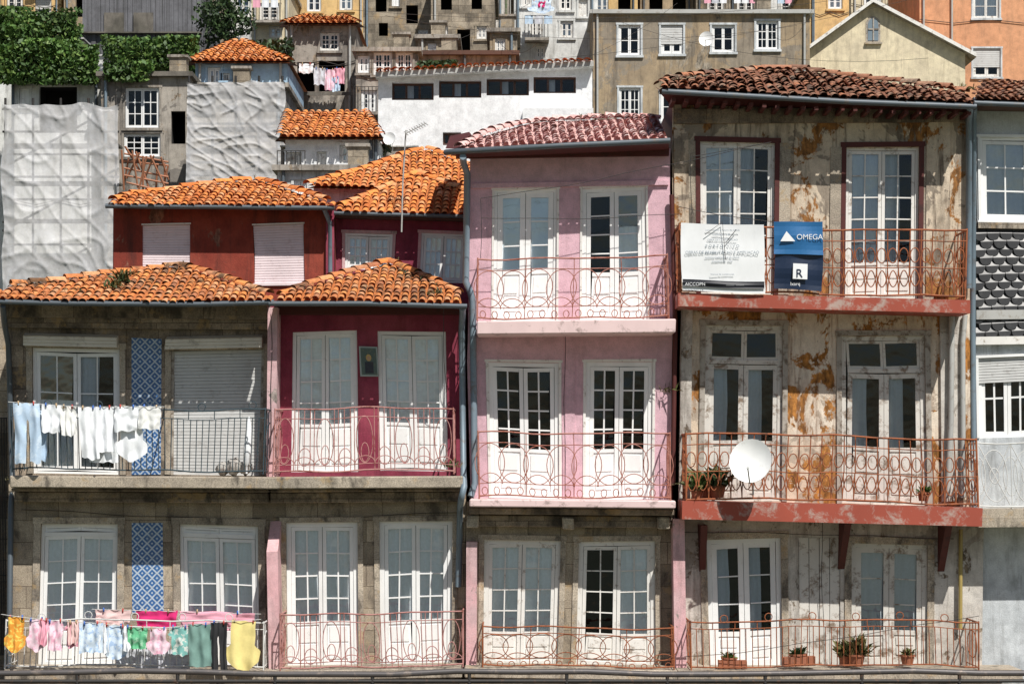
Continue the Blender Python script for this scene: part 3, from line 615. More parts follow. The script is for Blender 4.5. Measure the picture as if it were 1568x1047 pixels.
# ================================================================ slate house
g=group('slate_clad_house'); y=.2; m=M('walls',g); d=M('windows',g)
o1=OP(1500,212,1650,340,y);o2=OP(1500,546,1590,668,y)
wall(m,X(1494,y),X(1760,y),0,Z(150,y),y,[o1,o2],LIGHTP); surround(d,*o1,y,WP,.05,.03,True); surround(d,*o2,y,WP,.05,.03)
door(d,*o1,y+.04,WP,rows=3,cols=2,panel=0,fill='grey',ft=.06,leaves=2,mu=.03); door(d,*o2,y+.06,WP,rows=2,cols=2,panel=0,fill='dark',ft=.07,mu=.035)
slats(d,o2[0],o2[1],Z(584,y),Z(546,y),y+.02,ROLL,.05)
sc=M('slate_cladding',g)
for j in range(16):
    for i in range(13):
        w_=.25; xx=X(1497,y)+ (i+(.5 if j%2 else 0))*w_; zz=Z(352,y)-j*.155
        if zz<Z(508,y): continue
        t0=U(-.01,.01)
        pts=[(xx-w_*.48,y-.05,zz)]+[(xx-w_*.48*math.cos(k*math.pi/8),y-.095-.006*(j%2)+t0,zz-.10-.14*math.sin(k*math.pi/8)) for k in range(9)]+[(xx+w_*.48,y-.05,zz)]
        sc.poly(pts,SLATE)
sc.box(X(1495,y),X(1760,y),y-.04,y,Z(515,y),Z(350,y),SLATK); sc.box(X(1493,y),X(1760,y),y-.14,y,Z(352,y),Z(343,y),GRAN2); sc.box(X(1493,y),X(1760,y),y-.14,y,Z(526,y),Z(514,y),WPO); sc.box(X(1493,y),X(1760,y),y-.13,y,Z(488,y),Z(474,y),PIPEG); sc.done()
m.box(X(1493,-.7),X(1760,-.7),-.8,y,Z(805,-.7),Z(778,-.7),GRAN2); sides(m,X(1494,y),X(1760,y),y,8,0,Z(150,y),LIGHTP); m.done(); d.done()
rail(g,1497,1700,676,776,-.75,y,IRW,'x',.62)
r=M('tile_roof',g); roof_face(r,[P(1496,152,-.5),P(1760,158,-.5),P(1760,128,2),P(1505,128,2)],T_OLD,PANB,jit=.02); r.done()
s=M('eaves',g); s.box(X(1494,-.4),X(1760,-.4),-.45,y,Z(164,-.4),Z(157,-.4),SOFF); s.done()
ewires('gutter',g,[P(1492,160,-.55),P(1700,164,-.55)],.05,GUT); ewires('downpipe',g,[P(1494,168,-.3),P(1492,185,0),P(1490,500,0),P(1489,780,0)],.055,PIPE)
g=group('stone_corner_house'); m=M('walls',g); wall(m,X(-260,1.5),X(11,1.5),0,Z(460,1.5),1.5,[OP(-60,640,-20,760,1.5)],GRAN); sides(m,X(-260,1.5),X(11,1.5),1.5,8,0,Z(460,1.5),GRAN); m.done()
w=Wire('iron_grille',g,IRK,.012); 
for i in range(9): w.add([P(-12+i*2.6,640,1.2),P(-12+i*2.6,1000,1.2)])
for k in(640,760,880,1000): w.add([P(-14,k,1.19),P(10,k,1.19)])
w.done()
# ================================================================ foreground terrace rail
g=group('terrace_handrail'); w=Wire('pipes',g,mpaint('handrail_metal',(.11,.10,.10),(.3,.24,.2),.6,.5,.3,sc=5),.055,3)
w.add([P(-200+i*100,1029+.8*math.sin(i),-1.6) for i in range(20)]); w.done()
w=Wire('lower_pipe',g,IRK,.035,3); w.add([P(-200,1042,-1.6),P(1780,1042,-1.6)])
for i in range(14): w.add([P(-180+i*150,1029,-1.6),P(-180+i*150,1400,-1.6)])
w.done()
m=M('terrace_wall',g); m.box(X(-300,-1.7),X(1860,-1.7),-1.9,-1.0-.1,0,Z(1050,-1.6),GRAND); m.done(w=False)
# ================================================================ laundry
CL={k:mcloth('cloth_'+k,*v) for k,v in dict(white=((.90,.92,.95),),jean=((.50,.64,.80),(.64,.75,.86),6),orange=((.85,.36,.05),(.85,.7,.15),16),pink=((.86,.42,.52),),lpink=((.88,.66,.74),(.85,.45,.58),12),magenta=((.68,.03,.18),),peach=((.82,.58,.56),),
   lblue=((.68,.78,.88),(.4,.55,.78),14),green=((.14,.48,.26),(.4,.68,.48),9),teal=((.22,.5,.46),(.75,.75,.7),10),sage=((.20,.34,.30),),black=((.03,.03,.033),),yellow=((.90,.75,.30),),grey=((.65,.67,.72),(.5,.5,.56),8),ivory=((.88,.88,.86),)).items()}
g=group('white_laundry_line'); y=-1.2
ewires('clothesline',g,[P(14,618,y),P(130,622,y),P(252,620,y)],.006,IRW,1); ewires('line_bracket',g,[P(252,620,y),P(252,632,-.5),P(252,640,wy)],.012,IRK,1)
for a in [(20,64,619,711,'jean','pants'),(66,96,620,664,'white','towel'),(95,119,621,667,'ivory','towel'),(123,152,622,702,'white','towel'),(150,176,622,690,'white','towel'),(178,214,621,660,'white','towel'),(214,248,620,656,'ivory','towel')]: cloth('garment',g,a[0],a[1],a[2],a[3],y+U(-.03,.03),CL[a[4]],a[5])
for a in [(134,182,640,707,'white','towel'),(180,228,640,706,'white','shirt'),(54,72,630,708,'jean','towel')]: cloth('garment',g,a[0],a[1],a[2],a[3],y+.1,CL[a[4]],a[5])
g=group('coloured_laundry_line'); y=-1.28
def lz(px): return 939+22*math.sin(min(1,px/250)*math.pi/2) if px<250 else 961-17*((px-250)/148)
ewires('clothesline',g,[P(a,lz(a),y) for a in range(2,400,22)],.006,IRW,1); ewires('rear_clothesline',g,[P(140,935,y+.4),P(398,936,y+.4)],.006,IRW,1)
for xx,z_ in((6,939),(400,944)): ewires('line_arm',g,[P(xx,z_,y),P(xx,z_+4,0)],.012,IRK,1)
for a in [(8,42,54,'orange','shirt'),(40,71,50,'lpink','shirt'),(69,99,46,'lpink','tee'),(97,123,38,'pink','tee'),(120,157,46,'lblue','towel'),(156,193,54,'lblue','shirt'),(193,225,34,'green','towel'),(223,259,40,'lpink','shirt'),(256,291,44,'teal','tee'),(286,322,66,'sage','towel'),(320,347,76,'black','pants'),(345,398,78,'yellow','shirt'),(103,120,34,'peach','towel'),(150,166,44,'white','towel'),(184,198,40,'white','sock'),(60,74,40,'pink','towel')]:
    p=lz((a[0]+a[1])/2); cloth('garment',g,a[0],a[1],p,p+a[2],y+U(-.04,.04),CL[a[3]],a[4])
for a in [(146,200,935,958,'peach'),(208,271,934,960,'magenta'),(274,388,935,962,'pink'),(176,290,992,1024,'grey')]: cloth('garment',g,a[0],a[1],a[2],a[3],y+.4,CL[a[4]],'towel')
g=group('rubbish_bags'); m=M('bags',g); BAG=mcloth('bag_plastic',(.42,.40,.37),(.25,.22,.2),5)
for (px,py,s_) in((343,714,.13),(360,711,.16),(378,713,.13)):
    c=P(px,py,-.3); nu,nv=14,9; pts=[]
    for j in range(nv):
        for i in range(nu):
            a=2*math.pi*i/(nu-1); t=math.pi*j/(nv-1); n=Vector((math.sin(t)*math.cos(a),math.sin(t)*math.sin(a),math.cos(t))); rr=s_*(1+.5*noise.noise(n*2.5+c)); pts.append(c+n*rr)
    m.grid(pts,nu,nv,BAG)
m.done(smooth=True); 
g=group('balcony_parasol'); m=M('folded_canopy',g); c=P(380,722,-.5)
lathe(m,c,[(.02,.0),(.02,.15),(.07,.2),(.075,.5),(.05,.85),(.015,1.05),(0,1.06)],CL['white'],10); m.done(smooth=True)
# ================================================================ signs
WS=mpaint('sign_white',(.86,.87,.88),(.7,.7,.7),.2,.4); BS=mpaint('sign_blue',(.02,.13,.32),(.03,.14,.34),.3,.4); NS=mpaint('sign_navy',(.006,.018,.05),(.012,.025,.06),.3,.4); TX=mpaint('sign_text_grey',(.2,.25,.3),(.15,.15,.15),.1); TB=mpaint('sign_text_black',(.01,.012,.02),(.01,.01,.01),.1)
g=group('construction_notice_sign'); m=M('board',g); y=-1.11
def board(m,a,b,c,dd,y,mat,th=.015):
    pts=[]; nu,nv=10,8
    p00,p10,p11,p01=P(a[0],a[1],y),P(b[0],b[1],y),P(c[0],c[1],y),P(dd[0],dd[1],y)
    for j in range(nv):
        for i in range(nu):
            u,v=i/(nu-1),j/(nv-1); q=p00*(1-u)*(1-v)+p10*u*(1-v)+p11*u*v+p01*(1-u)*v; q.y+=.012*math.sin(u*7+v*3)+.01*math.sin(v*9); pts.append(q)
    m.grid(pts,nu,nv,mat)
board(m,(1043,447),(1173,450),(1171,345),(1043,343),y,WS); board(m,(1044,441),(1172,443),(1172,432),(1044,430),y-.03,TB); m.done(smooth=True)
for i,(s_,z_) in enumerate([("construimos o futuro da cidade",354),("reabilitacao urbana",361),("OBRA DE CONSTRUCAO",369),("P O R T O   V I V O",379),("OBRAS DE REABILITACAO E AMPLIACAO",389),("conjunto habitacional da ribeira",396),("investimento  total",402),("licenca de construcao",422)]): text(g,s_,1107,z_,y-.035,.05 if i not in(3,4) else .075,TX,align='CENTER')
text(g,"AICCOPN",1047,440,y-.05,.085,WS); text(g,"_____  _____",1112,437,y-.05,.06,WS)
w=Wire('cable_ties',g,IRK,.007); w.add([P(1080,360,y-.06),P(1107,340,y-.06),P(1112,398,y-.06)]); w.add([P(1112,372,y-.06),P(1128,352,y-.06)]);w.done()
g=group('contractor_sign'); m=M('board',g)
board(m,(1187,443),(1260,445),(1262,388),(1188,388),y+.0,NS); board(m,(1186,390),(1262,388),(1262,336),(1187,340),y-.035,BS)
m.poly([P(1196,370,y-.07),P(1219,369,y-.07),P(1206,354,y-.07)],WS); m.box(X(1215,y),X(1237,y),y-.065,y-.06,Z(428,y),Z(404,y),WS); m.done(smooth=False)
text(g,"OMEGA",1221,366,y-.07,.14,WS); text(g,"R",1220,425,y-.075,.22,NS); text(g,"lxarq",1212,438,y-.07,.09,WS)
# ================================================================ satellite dishes
def dish(name,px,py,y,r,mat=WP,tilt=.25,yaw=.25):
    g=group(name); m=M('reflector',g); c=P(px,py,y); f=Vector((math.sin(yaw)*-1,-1,tilt)).normalized(); a=f.cross(Vector((0,0,1))).normalized(); b=a.cross(f)
    nu,nv=25,7; 
    for back in (0,1):
        pts=[]
        for j in range(nv):
            for i in range(nu):
                t=2*math.pi*i/(nu-1); rr=r*j/(nv-1); pts.append(c+a*rr*math.cos(t)+b*rr*1.08*math.sin(t)+f*(.35*rr*rr/r-back*.015))
        m.grid(pts,nu,nv,mat)
    m.done(smooth=True)
    w=Wire('feed_arm',g,PIPEG,.035*r,1); w.add([c-b*r*1.0,c-b*r*1.1+f*r*.3,c+f*r*1.1-b*r*.55]); w.add([c-f*.02,c-f*.25,c-f*.25-Vector((0,0,r*1.4))]); w.add([c-f*.25-Vector((0,0,r*1.4)),c-f*.25-Vector((0,-.5,r*1.4))]); w.done()
    w=Wire('lnb',g,WP,.08*r,2); w.add([c+f*r*1.1-b*r*.55,c+f*r*.95-b*r*.5]); w.done(); return g
dish('satellite_dish',1152,710,-1.4,.385,WP)
dish('satellite_dish',597,213,14,.16); dish('satellite_dish',1082,61,33,.26); dish('satellite_dish',1288,130,38,.2)
g=group('tv_antenna'); w=Wire('mast',g,PIPEG,.018); w.add([P(614,355,2.7),P(616,280,2.7),P(620,198,2.7)]); w.done(); w=Wire('elements',g,PIPEG,.009); w.add([P(618,204,2.7),P(652,186,2.5)])
for i in range(9): q=P(620+i*4,203-i*2.1,2.7-.02*i); w.add([q+Vector((-.05,.3,.08)),q+Vector((.05,-.3,-.08))])
w.done()
# ================================================================ plants
def pot(m,p,r,h): lathe(m,p,[(0,0),(r*.7,0),(r*.95,h*.85),(r*1.08,h*.85),(r*1.08,h),(r*.9,h),(r*.85,h*.8),(0,h*.8)],TERR)
for (px,py,yy,r,s_,mt) in [(1068,762,-.75,.12,.4,LEAF),(1100,762,-.75,.16,.5,LEAFD),(1085,762,-.5,.14,.6,DRYL),(1115,1020,-.7,.15,.2,LEAF),(1222,1020,-.7,.16,.25,LEAFD),(1312,1020,-.7,.16,.5,DRYL),(1295,1020,-.5,.14,.45,DRYL),(1390,1020,-.6,.14,.22,DRYL),(1412,764,-.7,.12,.2,LEAF)]:
    g=group('potted_plant'); m=M('pot',g); p=P(px,py,yy); pot(m,p,r,r*1.4); m.done(smooth=False); m=M('foliage',g); tuft(m,p+Vector((0,0,r*1.2)),s_,90,mt); m.done()
g=group('window_box_planter'); m=M('box',g); m.box(X(1098,-.8),X(1142,-.8),-.85,-.65,Z(1020,-.8),Z(1008,-.8),TERR); m.box(X(1198,-.8),X(1248,-.8),-.85,-.65,Z(1020,-.8),Z(1006,-.8),TERR); m.done()
g=group('roof_weeds'); m=M('weeds',g)
for (px,py,yy,s_,n) in [(185,430,.2,.4,60),(172,440,-.2,.3,40),(195,420,.8,.3,25),(60,455,-.7,.2,20),(632,425,1.0,.3,50),(645,430,.6,.25,30),(600,400,1.8,.15,20),(272,402,1.8,.15,15),(385,275,5,.15,12),(690,716,-.8,.4,40),(1020,600,-.1,.35,25),(670,450,-.6,.2,30),(660,438,.1,.2,25),(1485,140,.2,.3,30),(1170,112,1.6,.12,12),(900,180,2.1,.2,12),(20,735,-.9,.15,12),(300,735,-.95,.08,20),(600,738,-.95,.08,30),(520,738,-.95,.07,20),(650,265,5.6,.15,12),(110,445,-.5,.15,20),(320,430,.3,.12,20),(1300,130,1,.12,20),(1400,140,.4,.12,20)]:
    for k in range(3): tuft(m,P(px+U(-12,12),py+U(-2,2),yy),s_*U(.5,.9),n//3,DRYL if R()<.75 else LEAFD)
m.done()
g=group('overhead_cables'); w=Wire('cables',g,IRK,.006)
def cab(a,b,sag,n=10): 
    a=Vector(a);b=Vector(b); w.add([a.lerp(b,i/n)-Vector((0,0,sag*4*(i/n)*(1-i/n))) for i in range(n+1)])
cab(P(735,300,-.9),P(1180,216,-.9),.12); cab(P(735,330,-.9),P(1040,330,-.9),.05); cab(P(1060,240,-.9),P(1180,216,-.9),.02); cab(P(1040,318,-.95),P(1290,350,-.95),.05); cab(P(680,470,-.9),P(684,600,-.1),.1); cab(P(866,500,-.1),P(866,780,-.1),.02); cab(P(735,300,-.9),P(735,394,-.9),0); cab(P(1260,800,-.1),P(1262,1020,-.1),.0)
cab(P(414,480,-.3),P(414,700,-.35),.02); cab(P(30,780,-.03),P(400,790,-.03),.06); cab(P(420,790,-.03),P(700,785,-.03),.04); cab(P(1050,812,-.05),P(1460,822,-.05),.03); cab(P(1045,1003,-.9),P(1500,940,-1.5),.1)
cab(P(1060,235,-.9),P(1060,345,-.9),0)
for i in range(10): cab(P(U(380,1500),U(-20,60),30),P(U(380,1500),U(-20,140),26),.6)
w.done()
# ================================================================ terrain
TP=[(-600,0),(4,0),(9,2),(14,8),(22,11),(30,13),(40,17),(60,27),(120,50),(600,120)]
def terr(y):
    for (a,b),(c,e) in zip(TP,TP[1:]):
        if y<=c: return b+(e-b)*max(0,(y-a)/(c-a))
    return 120
GRD=mwall('ground_earth',(.16,.14,.10),(.07,.10,.04),stain=(.05,.05,.03),samt=.5,lo=.4,hi=.6)
m=M('ground'); ys=sorted(set([t[0] for t in TP]+[-300,-100,-40,-10,80,200,400]))
xs=[-600,-200,-60,-30,-15,0,15,30,60,200,600]
pts=[(x,yy,terr(yy)) for yy in ys for x in xs]; m.grid(pts,len(xs),len(ys),GRD); m.done(w=False)
# ================================================================ hillside buildings
def bgh(name,px0,px1,pyt,y,mat,wins=(),depth=7,roof='flat',fr=None,rm=CONC,peak=None,over=.35,zb=None,trim=None,clut=True):
    g=group(name); m=M('walls',g); d=M('windows',g); x0,x1,z1=X(px0,y),X(px1,y),Z(pyt,y); z0=terr(y)-1; fr=fr or random.choice([WP,WPO,WPO])
    ops=[OP(*w_[:4],y) for w_ in wins]
    wall(m,x0,x1,z0,z1,y,ops,mat,rev=.14); sides(m,x0,x1,y,y+depth,z0,z1,mat)
    for w_,o in zip(wins,ops):
        k=w_[4] if len(w_)>4 else 'w'
        if k=='w': door(d,*o,y+.05,fr,rows=2,cols=1,panel=0,fill=random.choice(['curtain','low','half','dark','dark','grey']),ft=.05,st=.045)
        elif k=='p': door(d,*o,y+.05,fr,rows=3,cols=2,panel=0,fill='dark',ft=.04,st=.04,mu=.025)
        elif k=='s': slats(d,o[0],o[1],o[2]+(o[3]-o[2])*.35,o[3],y+.03,ROLL,.08); door(d,*o,y+.06,fr,rows=1,cols=1,panel=0,fill='dark',ft=.05)
        elif k=='t': d.box(o[0],o[1],y+.04,y+.06,o[2],o[3],ROLL)
        if k!='d': surround(d,*o,y,trim or mat,.07,.03,True)
        if k=='b':
            d.box(o[0]-.2,o[1]+.2,y-.6,y,o[2]-.1,o[2],CONC); w=Wire('balcony_rail',g,IRK,.012)
            n=int((o[1]-o[0]+.4)/.12)
            for i in range(n+1): xx=o[0]-.2+i*.12; w.add([(xx,y-.58,o[2]),(xx,y-.58,o[2]+.8)])
            w.add([(o[0]-.2,y-.58,o[2]+.8),(o[0]-.2+n*.12,y-.58,o[2]+.8)]); w.done(); door(d,*o,y+.05,fr,rows=3,cols=1,panel=.2,fill='half')
            if R()<.6:
                for q in range(3): 
                    xa=o[0]-.2+q*.35; cl=M('drying_cloth',g); cl.grid([(xa+.3*i/5,y-.64+.02*math.sin(i*2+q),o[2]+.78-.3*j/3) for j in range(4) for i in range(6)],6,4,random.choice([CL['white'],CL['jean'],CL['pink'],CL['grey']])); cl.done(True,False)
    if clut:
        w=Wire('pipes',g,random.choice([GUT,PIPEG,PIPE]),.045); 
        for q in (x0+.15,x1-.2,U(x0,x1)):
            if all(not(o[0]-.1<q<o[1]+.1) for o in ops): w.add([(q,y-.08,z0),(q,y-.08,z1)])
        w.done()
        w=Wire('wall_cables',g,IRK,.015); zz=U(z0+(z1-z0)*.4,z1-.3); w.add([(x0+(x1-x0)*i/8,y-.05,zz-.15*math.sin(i*math.pi/4)**2) for i in range(9)]); w.done()
        if z1-z0>3 and roof=='flat':
            cx=U(x0+.4,x1-.6); m.box(cx,cx+.5,y+.6,y+1.1,z1,z1+.7,RUIN); m.box(cx-.06,cx+.56,y+.54,y+1.16,z1+.7,z1+.78,CONC)
    if roof=='flat': m.box(x0-.12,x1+.12,y-.2,y+depth+.1,z1+.004,z1+.14,rm)
    elif roof=='tile':
        r=M('tile_roof',g); a=Vector((x0-.12,y-over,z1)); b=Vector((x1+.12,y-over,z1)); c=P(peak[0],peak[1],y+peak[2]); e=P(peak[3] if len(peak)>3 else peak[0]+2,peak[1],y+peak[2])
        roof_face(r,[a,b,e,c],T_OR,PAN,sp=.2,row=.34,r=.085,ridges=[(a,c),(b,e)]); r.poly([a,b,(x1+.3,y+.2,z1-.05),(x0-.3,y+.2,z1-.05)],SOFF)
        for p_,q_ in((a,c),(b,e)): r.poly([p_,q_,(p_.x,q_.y+3,z1)],PAN)
        r.done(w=False)
    m.done(); d.done(); return g
mats=[CONC,YELL,BROWNW,RUIN,WHITED,CREAM,CONCD,GREYP]
xx=-140; k=0
while xx<1720:
    wd=U(80,140); ws=[]
    for r_ in range(3):
        for c_ in range(2):
            a=xx+wd*(.16+.42*c_); ws.append((a,-60+r_*52,a+wd*.24,-60+r_*52+34,random.choice(['w','w','d','b','s'])))
    bgh('hillside_house',xx,xx+wd-4,-90+U(-10,10),54+U(-2,2),mats[k%8],ws); xx+=wd; k+=1
bgh('cream_balcony_house',385,442,-20,44,CREAM,[(398,5,428,35,'b'),(412,40,432,58,'w')])
bgh('yellow_house',440,560,-30,48,YELL,[(470,-10,492,18,'w'),(520,-12,540,16,'w')])
bgh('stone_ruin',556,662,-25,40,RUIN,[(575,-10,592,18,'d'),(622,8,640,36,'d'),(580,35,594,55,'d'),(600,-12,612,10,'w'),(640,45,655,66,'p')])
bgh('stone_ruin',660,757,-30,38,RUIN,[(700,45,720,80,'d'),(675,-10,692,15,'d'),(722,-12,738,14,'d'),(672,40,686,62,'p'),(730,40,746,60,'w')])
bgh('grey_townhouse',787,915,-30,37,WHITED,[(812,30,832,62,'b'),(800,-12,815,10,'w'),(856,-10,876,16,'w'),(858,32,878,58,'w'),(820,70,835,90,'w'),(886,0,900,26,'p')])
bgh('concrete_terrace_house',440,545,38,30,CONC,[(490,50,520,78,'p'),(455,95,482,140,'d'),(488,93,528,140,'d')],roof='tile',peak=(470,24,2,525))
bgh('glazed_balcony_house',545,640,80,28,CONC,[(548,85,566,112,'w'),(572,80,600,115,'p'),(606,80,632,115,'p'),(553,138,578,175,'b')])
bgh('tall_stone_house',600,790,85,29,CONC,[(650,95,665,110,'d')],rm=SOFF)
bgh('narrow_stone_house',640,700,60,33,RUIN,[(655,66,668,88,'w')]); bgh('narrow_brick_house',750,792,50,34,BROWNW,[(758,58,774,86,'w')])
g=group('hillside_laundry'); 
for a in[(458,480,97,112,'white'),(480,498,104,130,'grey'),(497,513,106,138,'lpink'),(512,528,104,128,'pink'),(508,520,118,140,'jean')]: cloth('garment',g,*a[:4],29.3,CL[a[4]],'towel')
for a in[(808,850,0,20,'lblue'),(822,838,2,12,'magenta')]: cloth('garment',g,*a[:4],36.3,CL[a[4]],'shirt')
m=M('rail',g); m.box(X(448,29.2),X(540,29.2),29.15,29.2,Z(146,29.2),Z(141,29.2),CONCD); m.done()
bgh('brown_rendered_house',908,1240,22,34,BROWNW,[(947,38,981,85,'w'),(1012,38,1046,83,'s'),(1090,38,1125,80,'w'),(1158,32,1192,76,'p'),(948,134,981,186,'p'),(1012,140,1046,186,'w')],trim=LIGHTP,rm=PIPEG)
bgh('orange_house',1408,1620,-60,44,ORNG,[(1490,-10,1530,28,'w'),(1490,74,1532,118,'s')],trim=LIGHTP)
bgh('yellow_townhouse',1240,1300,-30,47,YELL,[(1268,-10,1290,14,'w')])
g=group('cream_gabled_house'); m=M('walls',g); y=38; z0=terr(y)-1
pk=P(1335,6,y); eL=P(1236,78,y); eR=P(1478,82,y)
m.poly([(eL.x,y,z0),(eR.x,y,z0),tuple(eR),tuple(pk),tuple(eL)],CREAM); m.poly([(eL.x,y,z0),(eL.x,y+8,z0),(eL.x,y+8,eL.z),tuple(eL)],CREAM); m.poly([(eR.x,y,z0),(eR.x,y+8,z0),(eR.x,y+8,eR.z),tuple(eR)],CREAM)
for a,b in((eL,pk),(eR,pk)):
    dr=(b-a).normalized(); a2=a-dr*.4; up=Vector((0,0,.14))
    for f0,f1,mt in((-.35,9,PAN),):
        m.poly([a2+Vector((0,f0,0))+up,b+Vector((0,f0,0))+up,b+Vector((0,f1,0))+up,a2+Vector((0,f1,0))+up],T_OLD)
        m.poly([a2+Vector((0,f0,0)),b+Vector((0,f0,0)),b+Vector((0,f0,0))+up,a2+Vector((0,f0,0))+up],WPO); m.poly([a2+Vector((0,f0,0)),b+Vector((0,f0,0)),b+Vector((0,f1,0)),a2+Vector((0,f1,0))],CONC)
ar=[P(1326,64,y-.02),P(1348,64,y-.02)]+[P(1337+11*math.cos(t*math.pi/8),38-13*math.sin(t*math.pi/8),y-.02) for t in range(9)]; m.poly(ar,WPG)
ar=[P(1329,62,y-.04),P(1345,62,y-.04)]+[P(1337+8*math.cos(t*math.pi/8),38-10*math.sin(t*math.pi/8),y-.04) for t in range(9)]; m.poly(ar,PIPE)
m.box(X(1336,y),X(1338,y),y-.07,y-.05,Z(62,y),Z(28,y),WPG); m.box(X(1329,y),X(1345,y),y-.068,y-.052,Z(46,y),Z(44,y),WPG); m.box(X(1324,y),X(1350,y),y-.12,y,Z(68,y),Z(65,y),GRAN2)
m.done(w=False)
# white modern house with ribbon windows
g=group('white_ribbon_window_house'); m=M('walls',g); d=M('windows',g); y=22; ops=[OP(a,118,b,150,y) for a,b in((600,664),(672,737),(745,810),(817,882))]
ops=[(o[0],o[1],Z(153-i*3.5,y),Z(126-i*3.2,y)) for i,o in enumerate(ops)]
ops+= [OP(620,250,650,300,y),OP(678,202,706,222,y)]
wall(m,X(579,y),X(907,y),terr(y)-1,Z(112,y),y,ops,WHITEW,rev=.3); sides(m,X(579,y),X(907,y),y,28,terr(y)-1,Z(112,y),WHITEW)
for o in ops: door(d,*o,y+.2,SOFF,rows=1,cols=1,panel=0,fill=['dark','half','dark'],leaves=3,ft=.03,st=.025)
m.poly([(X(579,y),y,Z(112,y)),(X(907,y),y,Z(112,y)),P(907,92,y),P(579,112,y)],WHITEW)
a,b=P(575,110,y-.4),P(909,93,y-.4); m.poly([a,b,b+Vector((0,7,.3)),a+Vector((0,7,.3))],T_OR); m.poly([a-Vector((0,0,.15)),b-Vector((0,0,.15)),b,a],PIPEG); m.poly([a-Vector((0,0,.15)),b-Vector((0,0,.15)),b+Vector((0,.5,-.15)),a+Vector((0,.5,-.15))],WHITED)
m.box(X(800,y),X(907,y),y-.8,y,terr(y),Z(172,y),WHITEW); m.done(); d.done()
r=M('eave_tiles',g); roof_face(r,[a,b,b+Vector((0,1.2,.25)),a+Vector((0,1.2,.25))],T_OR,PAN,sp=.22,row=.36,r=.09); r.done(w=False)
bgh('small_white_house',437,580,212,15,WHITEW,[(440,233,462,282,'b'),(520,222,545,250,'w'),(485,232,500,262,'p')],roof='tile',peak=(440,170,3.2,560),depth=6)
bgh('low_white_house',425,600,262,12,WHITED,[(450,275,470,300,'w')],depth=2)
bgh('pale_blue_house',299,440,96,24,BLUEW,[(318,103,338,129,'w'),(363,103,383,131,'w'),(340,112,352,124,'w')],roof='tile',peak=(360,62,3.5,372),depth=5)
bgh('scaffolded_house',20,158,122,23,WHITED,[(60,132,118,200,'d'),(30,135,45,165,'w')],rm=CONCD)
bgh('concrete_ruin',155,290,118,22,CONC,[(192,134,244,196,'p'),(190,204,246,240,'p'),(262,170,284,220,'d')],rm=CONCD)
bgh('scaffolded_house',284,437,135,23,CONC,[(300,140,330,180,'d')])
SHEET,nt_,b_s=nm('scaffold_netting')
na=noi(nt_,1.0,5,.7,ms=(2,2,.8)); nb=noi(nt_,5,6,.75,dist=1.)
cc=mix(nt_,ramp(nt_,na,[(.35,0.),(.65,1.)]),(.74,.74,.76),(.62,.61,.60)); cc=mix(nt_,1.,cc,ramp(nt_,nb,[(.3,.85),(.6,1.05)]),'MULTIPLY')
nt_.links.new(cc,b_s.inputs['Base Color']); b_s.inputs['Roughness'].default_value=.8; b_s.inputs['Alpha'].default_value=.62
bump(nt_,b_s,nb,.25,.04)
def sheet(name,px0,px1,py0,py1,y,sd):
    g=group(name); m=M('sheeting',g); nu,nv=80,110; pts=[]
    for j in range(nv):
        for i in range(nu):
            u,v=i/(nu-1),j/(nv-1); px=px0+(px1-px0)*u+7*noise.noise(Vector((v*4,sd,u*2))); py=py0+(py1-py0)*v+(8*noise.noise(Vector((u*5,sd,3))) if v<.02 or v>.98 else 0)
            q=P(px,py,y)
            a=noise.noise(Vector((u*3+v*3+sd,v*6-u*2,sd))); b2=noise.noise(Vector((u*6-v*7,v*4+sd,2*sd)))
            q.y+=.07*noise.noise(Vector((u*2+sd,v*2,0)))-.055*(1-abs(a))**10-.04*(1-abs(b2))**10-.012*math.sin((v*6%1)*math.pi)+.008*noise.noise(Vector((u*26,v*22,sd)))
            pts.append(q)
    m.grid(pts,nu,nv,SHEET); m.done(smooth=True,w=False)
    w=Wire('scaffold_poles',g,IRK,.035)
    for i in range(5): px=px0+(px1-px0)*(i+.1)/4.2; w.add([P(px,py0-10,y+.22),P(px,py1+40,y+.22)])
    for j in range(9): py=py0+(py1-py0)*(j+.2)/8.4; w.add([P(px0,py,y+.2),P(px1,py,y+.2)])
    for j in range(3): w.add([P(px0,py0+(py1-py0)*(j+1)/3,y+.25),P(px1,py0+(py1-py0)*j/3,y+.25)])
    w.done()
    m=M('scaffold_boards',g)
    for j in range(1,6): py=py0+(py1-py0)*j/5; m.box(X(px0+4,y),X(px1-4,y),y+.3,y+1.,Z(py+2,y),Z(py-1,y),CONCD)
    m.done(w=False)
sheet('scaffold_sheeting',4,182,160,450,20,1.); sheet('scaffold_sheeting',286,436,126,292,20,7.)
g=group('roof_timbers'); m=Wire('battens',g,mpaint('timber',(.42,.18,.10),(.2,.12,.08),.6),.03)
for i in range(14): a=P(186+i*5.5,226+U(-8,12)+i*2,19.4+U(-.3,.3)); m.add([a,a+Vector((U(-.5,.6),.3,-U(.5,1.2)))])
for i in range(5): m.add([P(190+U(-6,6),235+i*11,19.5),P(258,250+i*11+U(-8,8),19.5)])
m.done()
g=group('garden_retaining_wall'); m=M('walls',g)
for (a,b,t_,y,mt) in[(0,160,108,27,CONC),(-60,128,60,31,CONCD),(150,310,108,29,CONC),(235,300,104,26,WHITED),(148,166,86,26,WHITED),(378,444,70,30,WHITED),(118,150,108,25,WHITED),(-40,22,112,25,WHITED),(430,640,225,17,CONC)]:
    m.box(X(a,y),X(b,y),y,y+1,terr(y)-1,Z(t_,y),mt); m.box(X(a-1,y),X(b+1,y),y-.08,y+1.1,Z(t_,y)+.003,Z(t_-2,y)+.003,WHITED)
m.done()
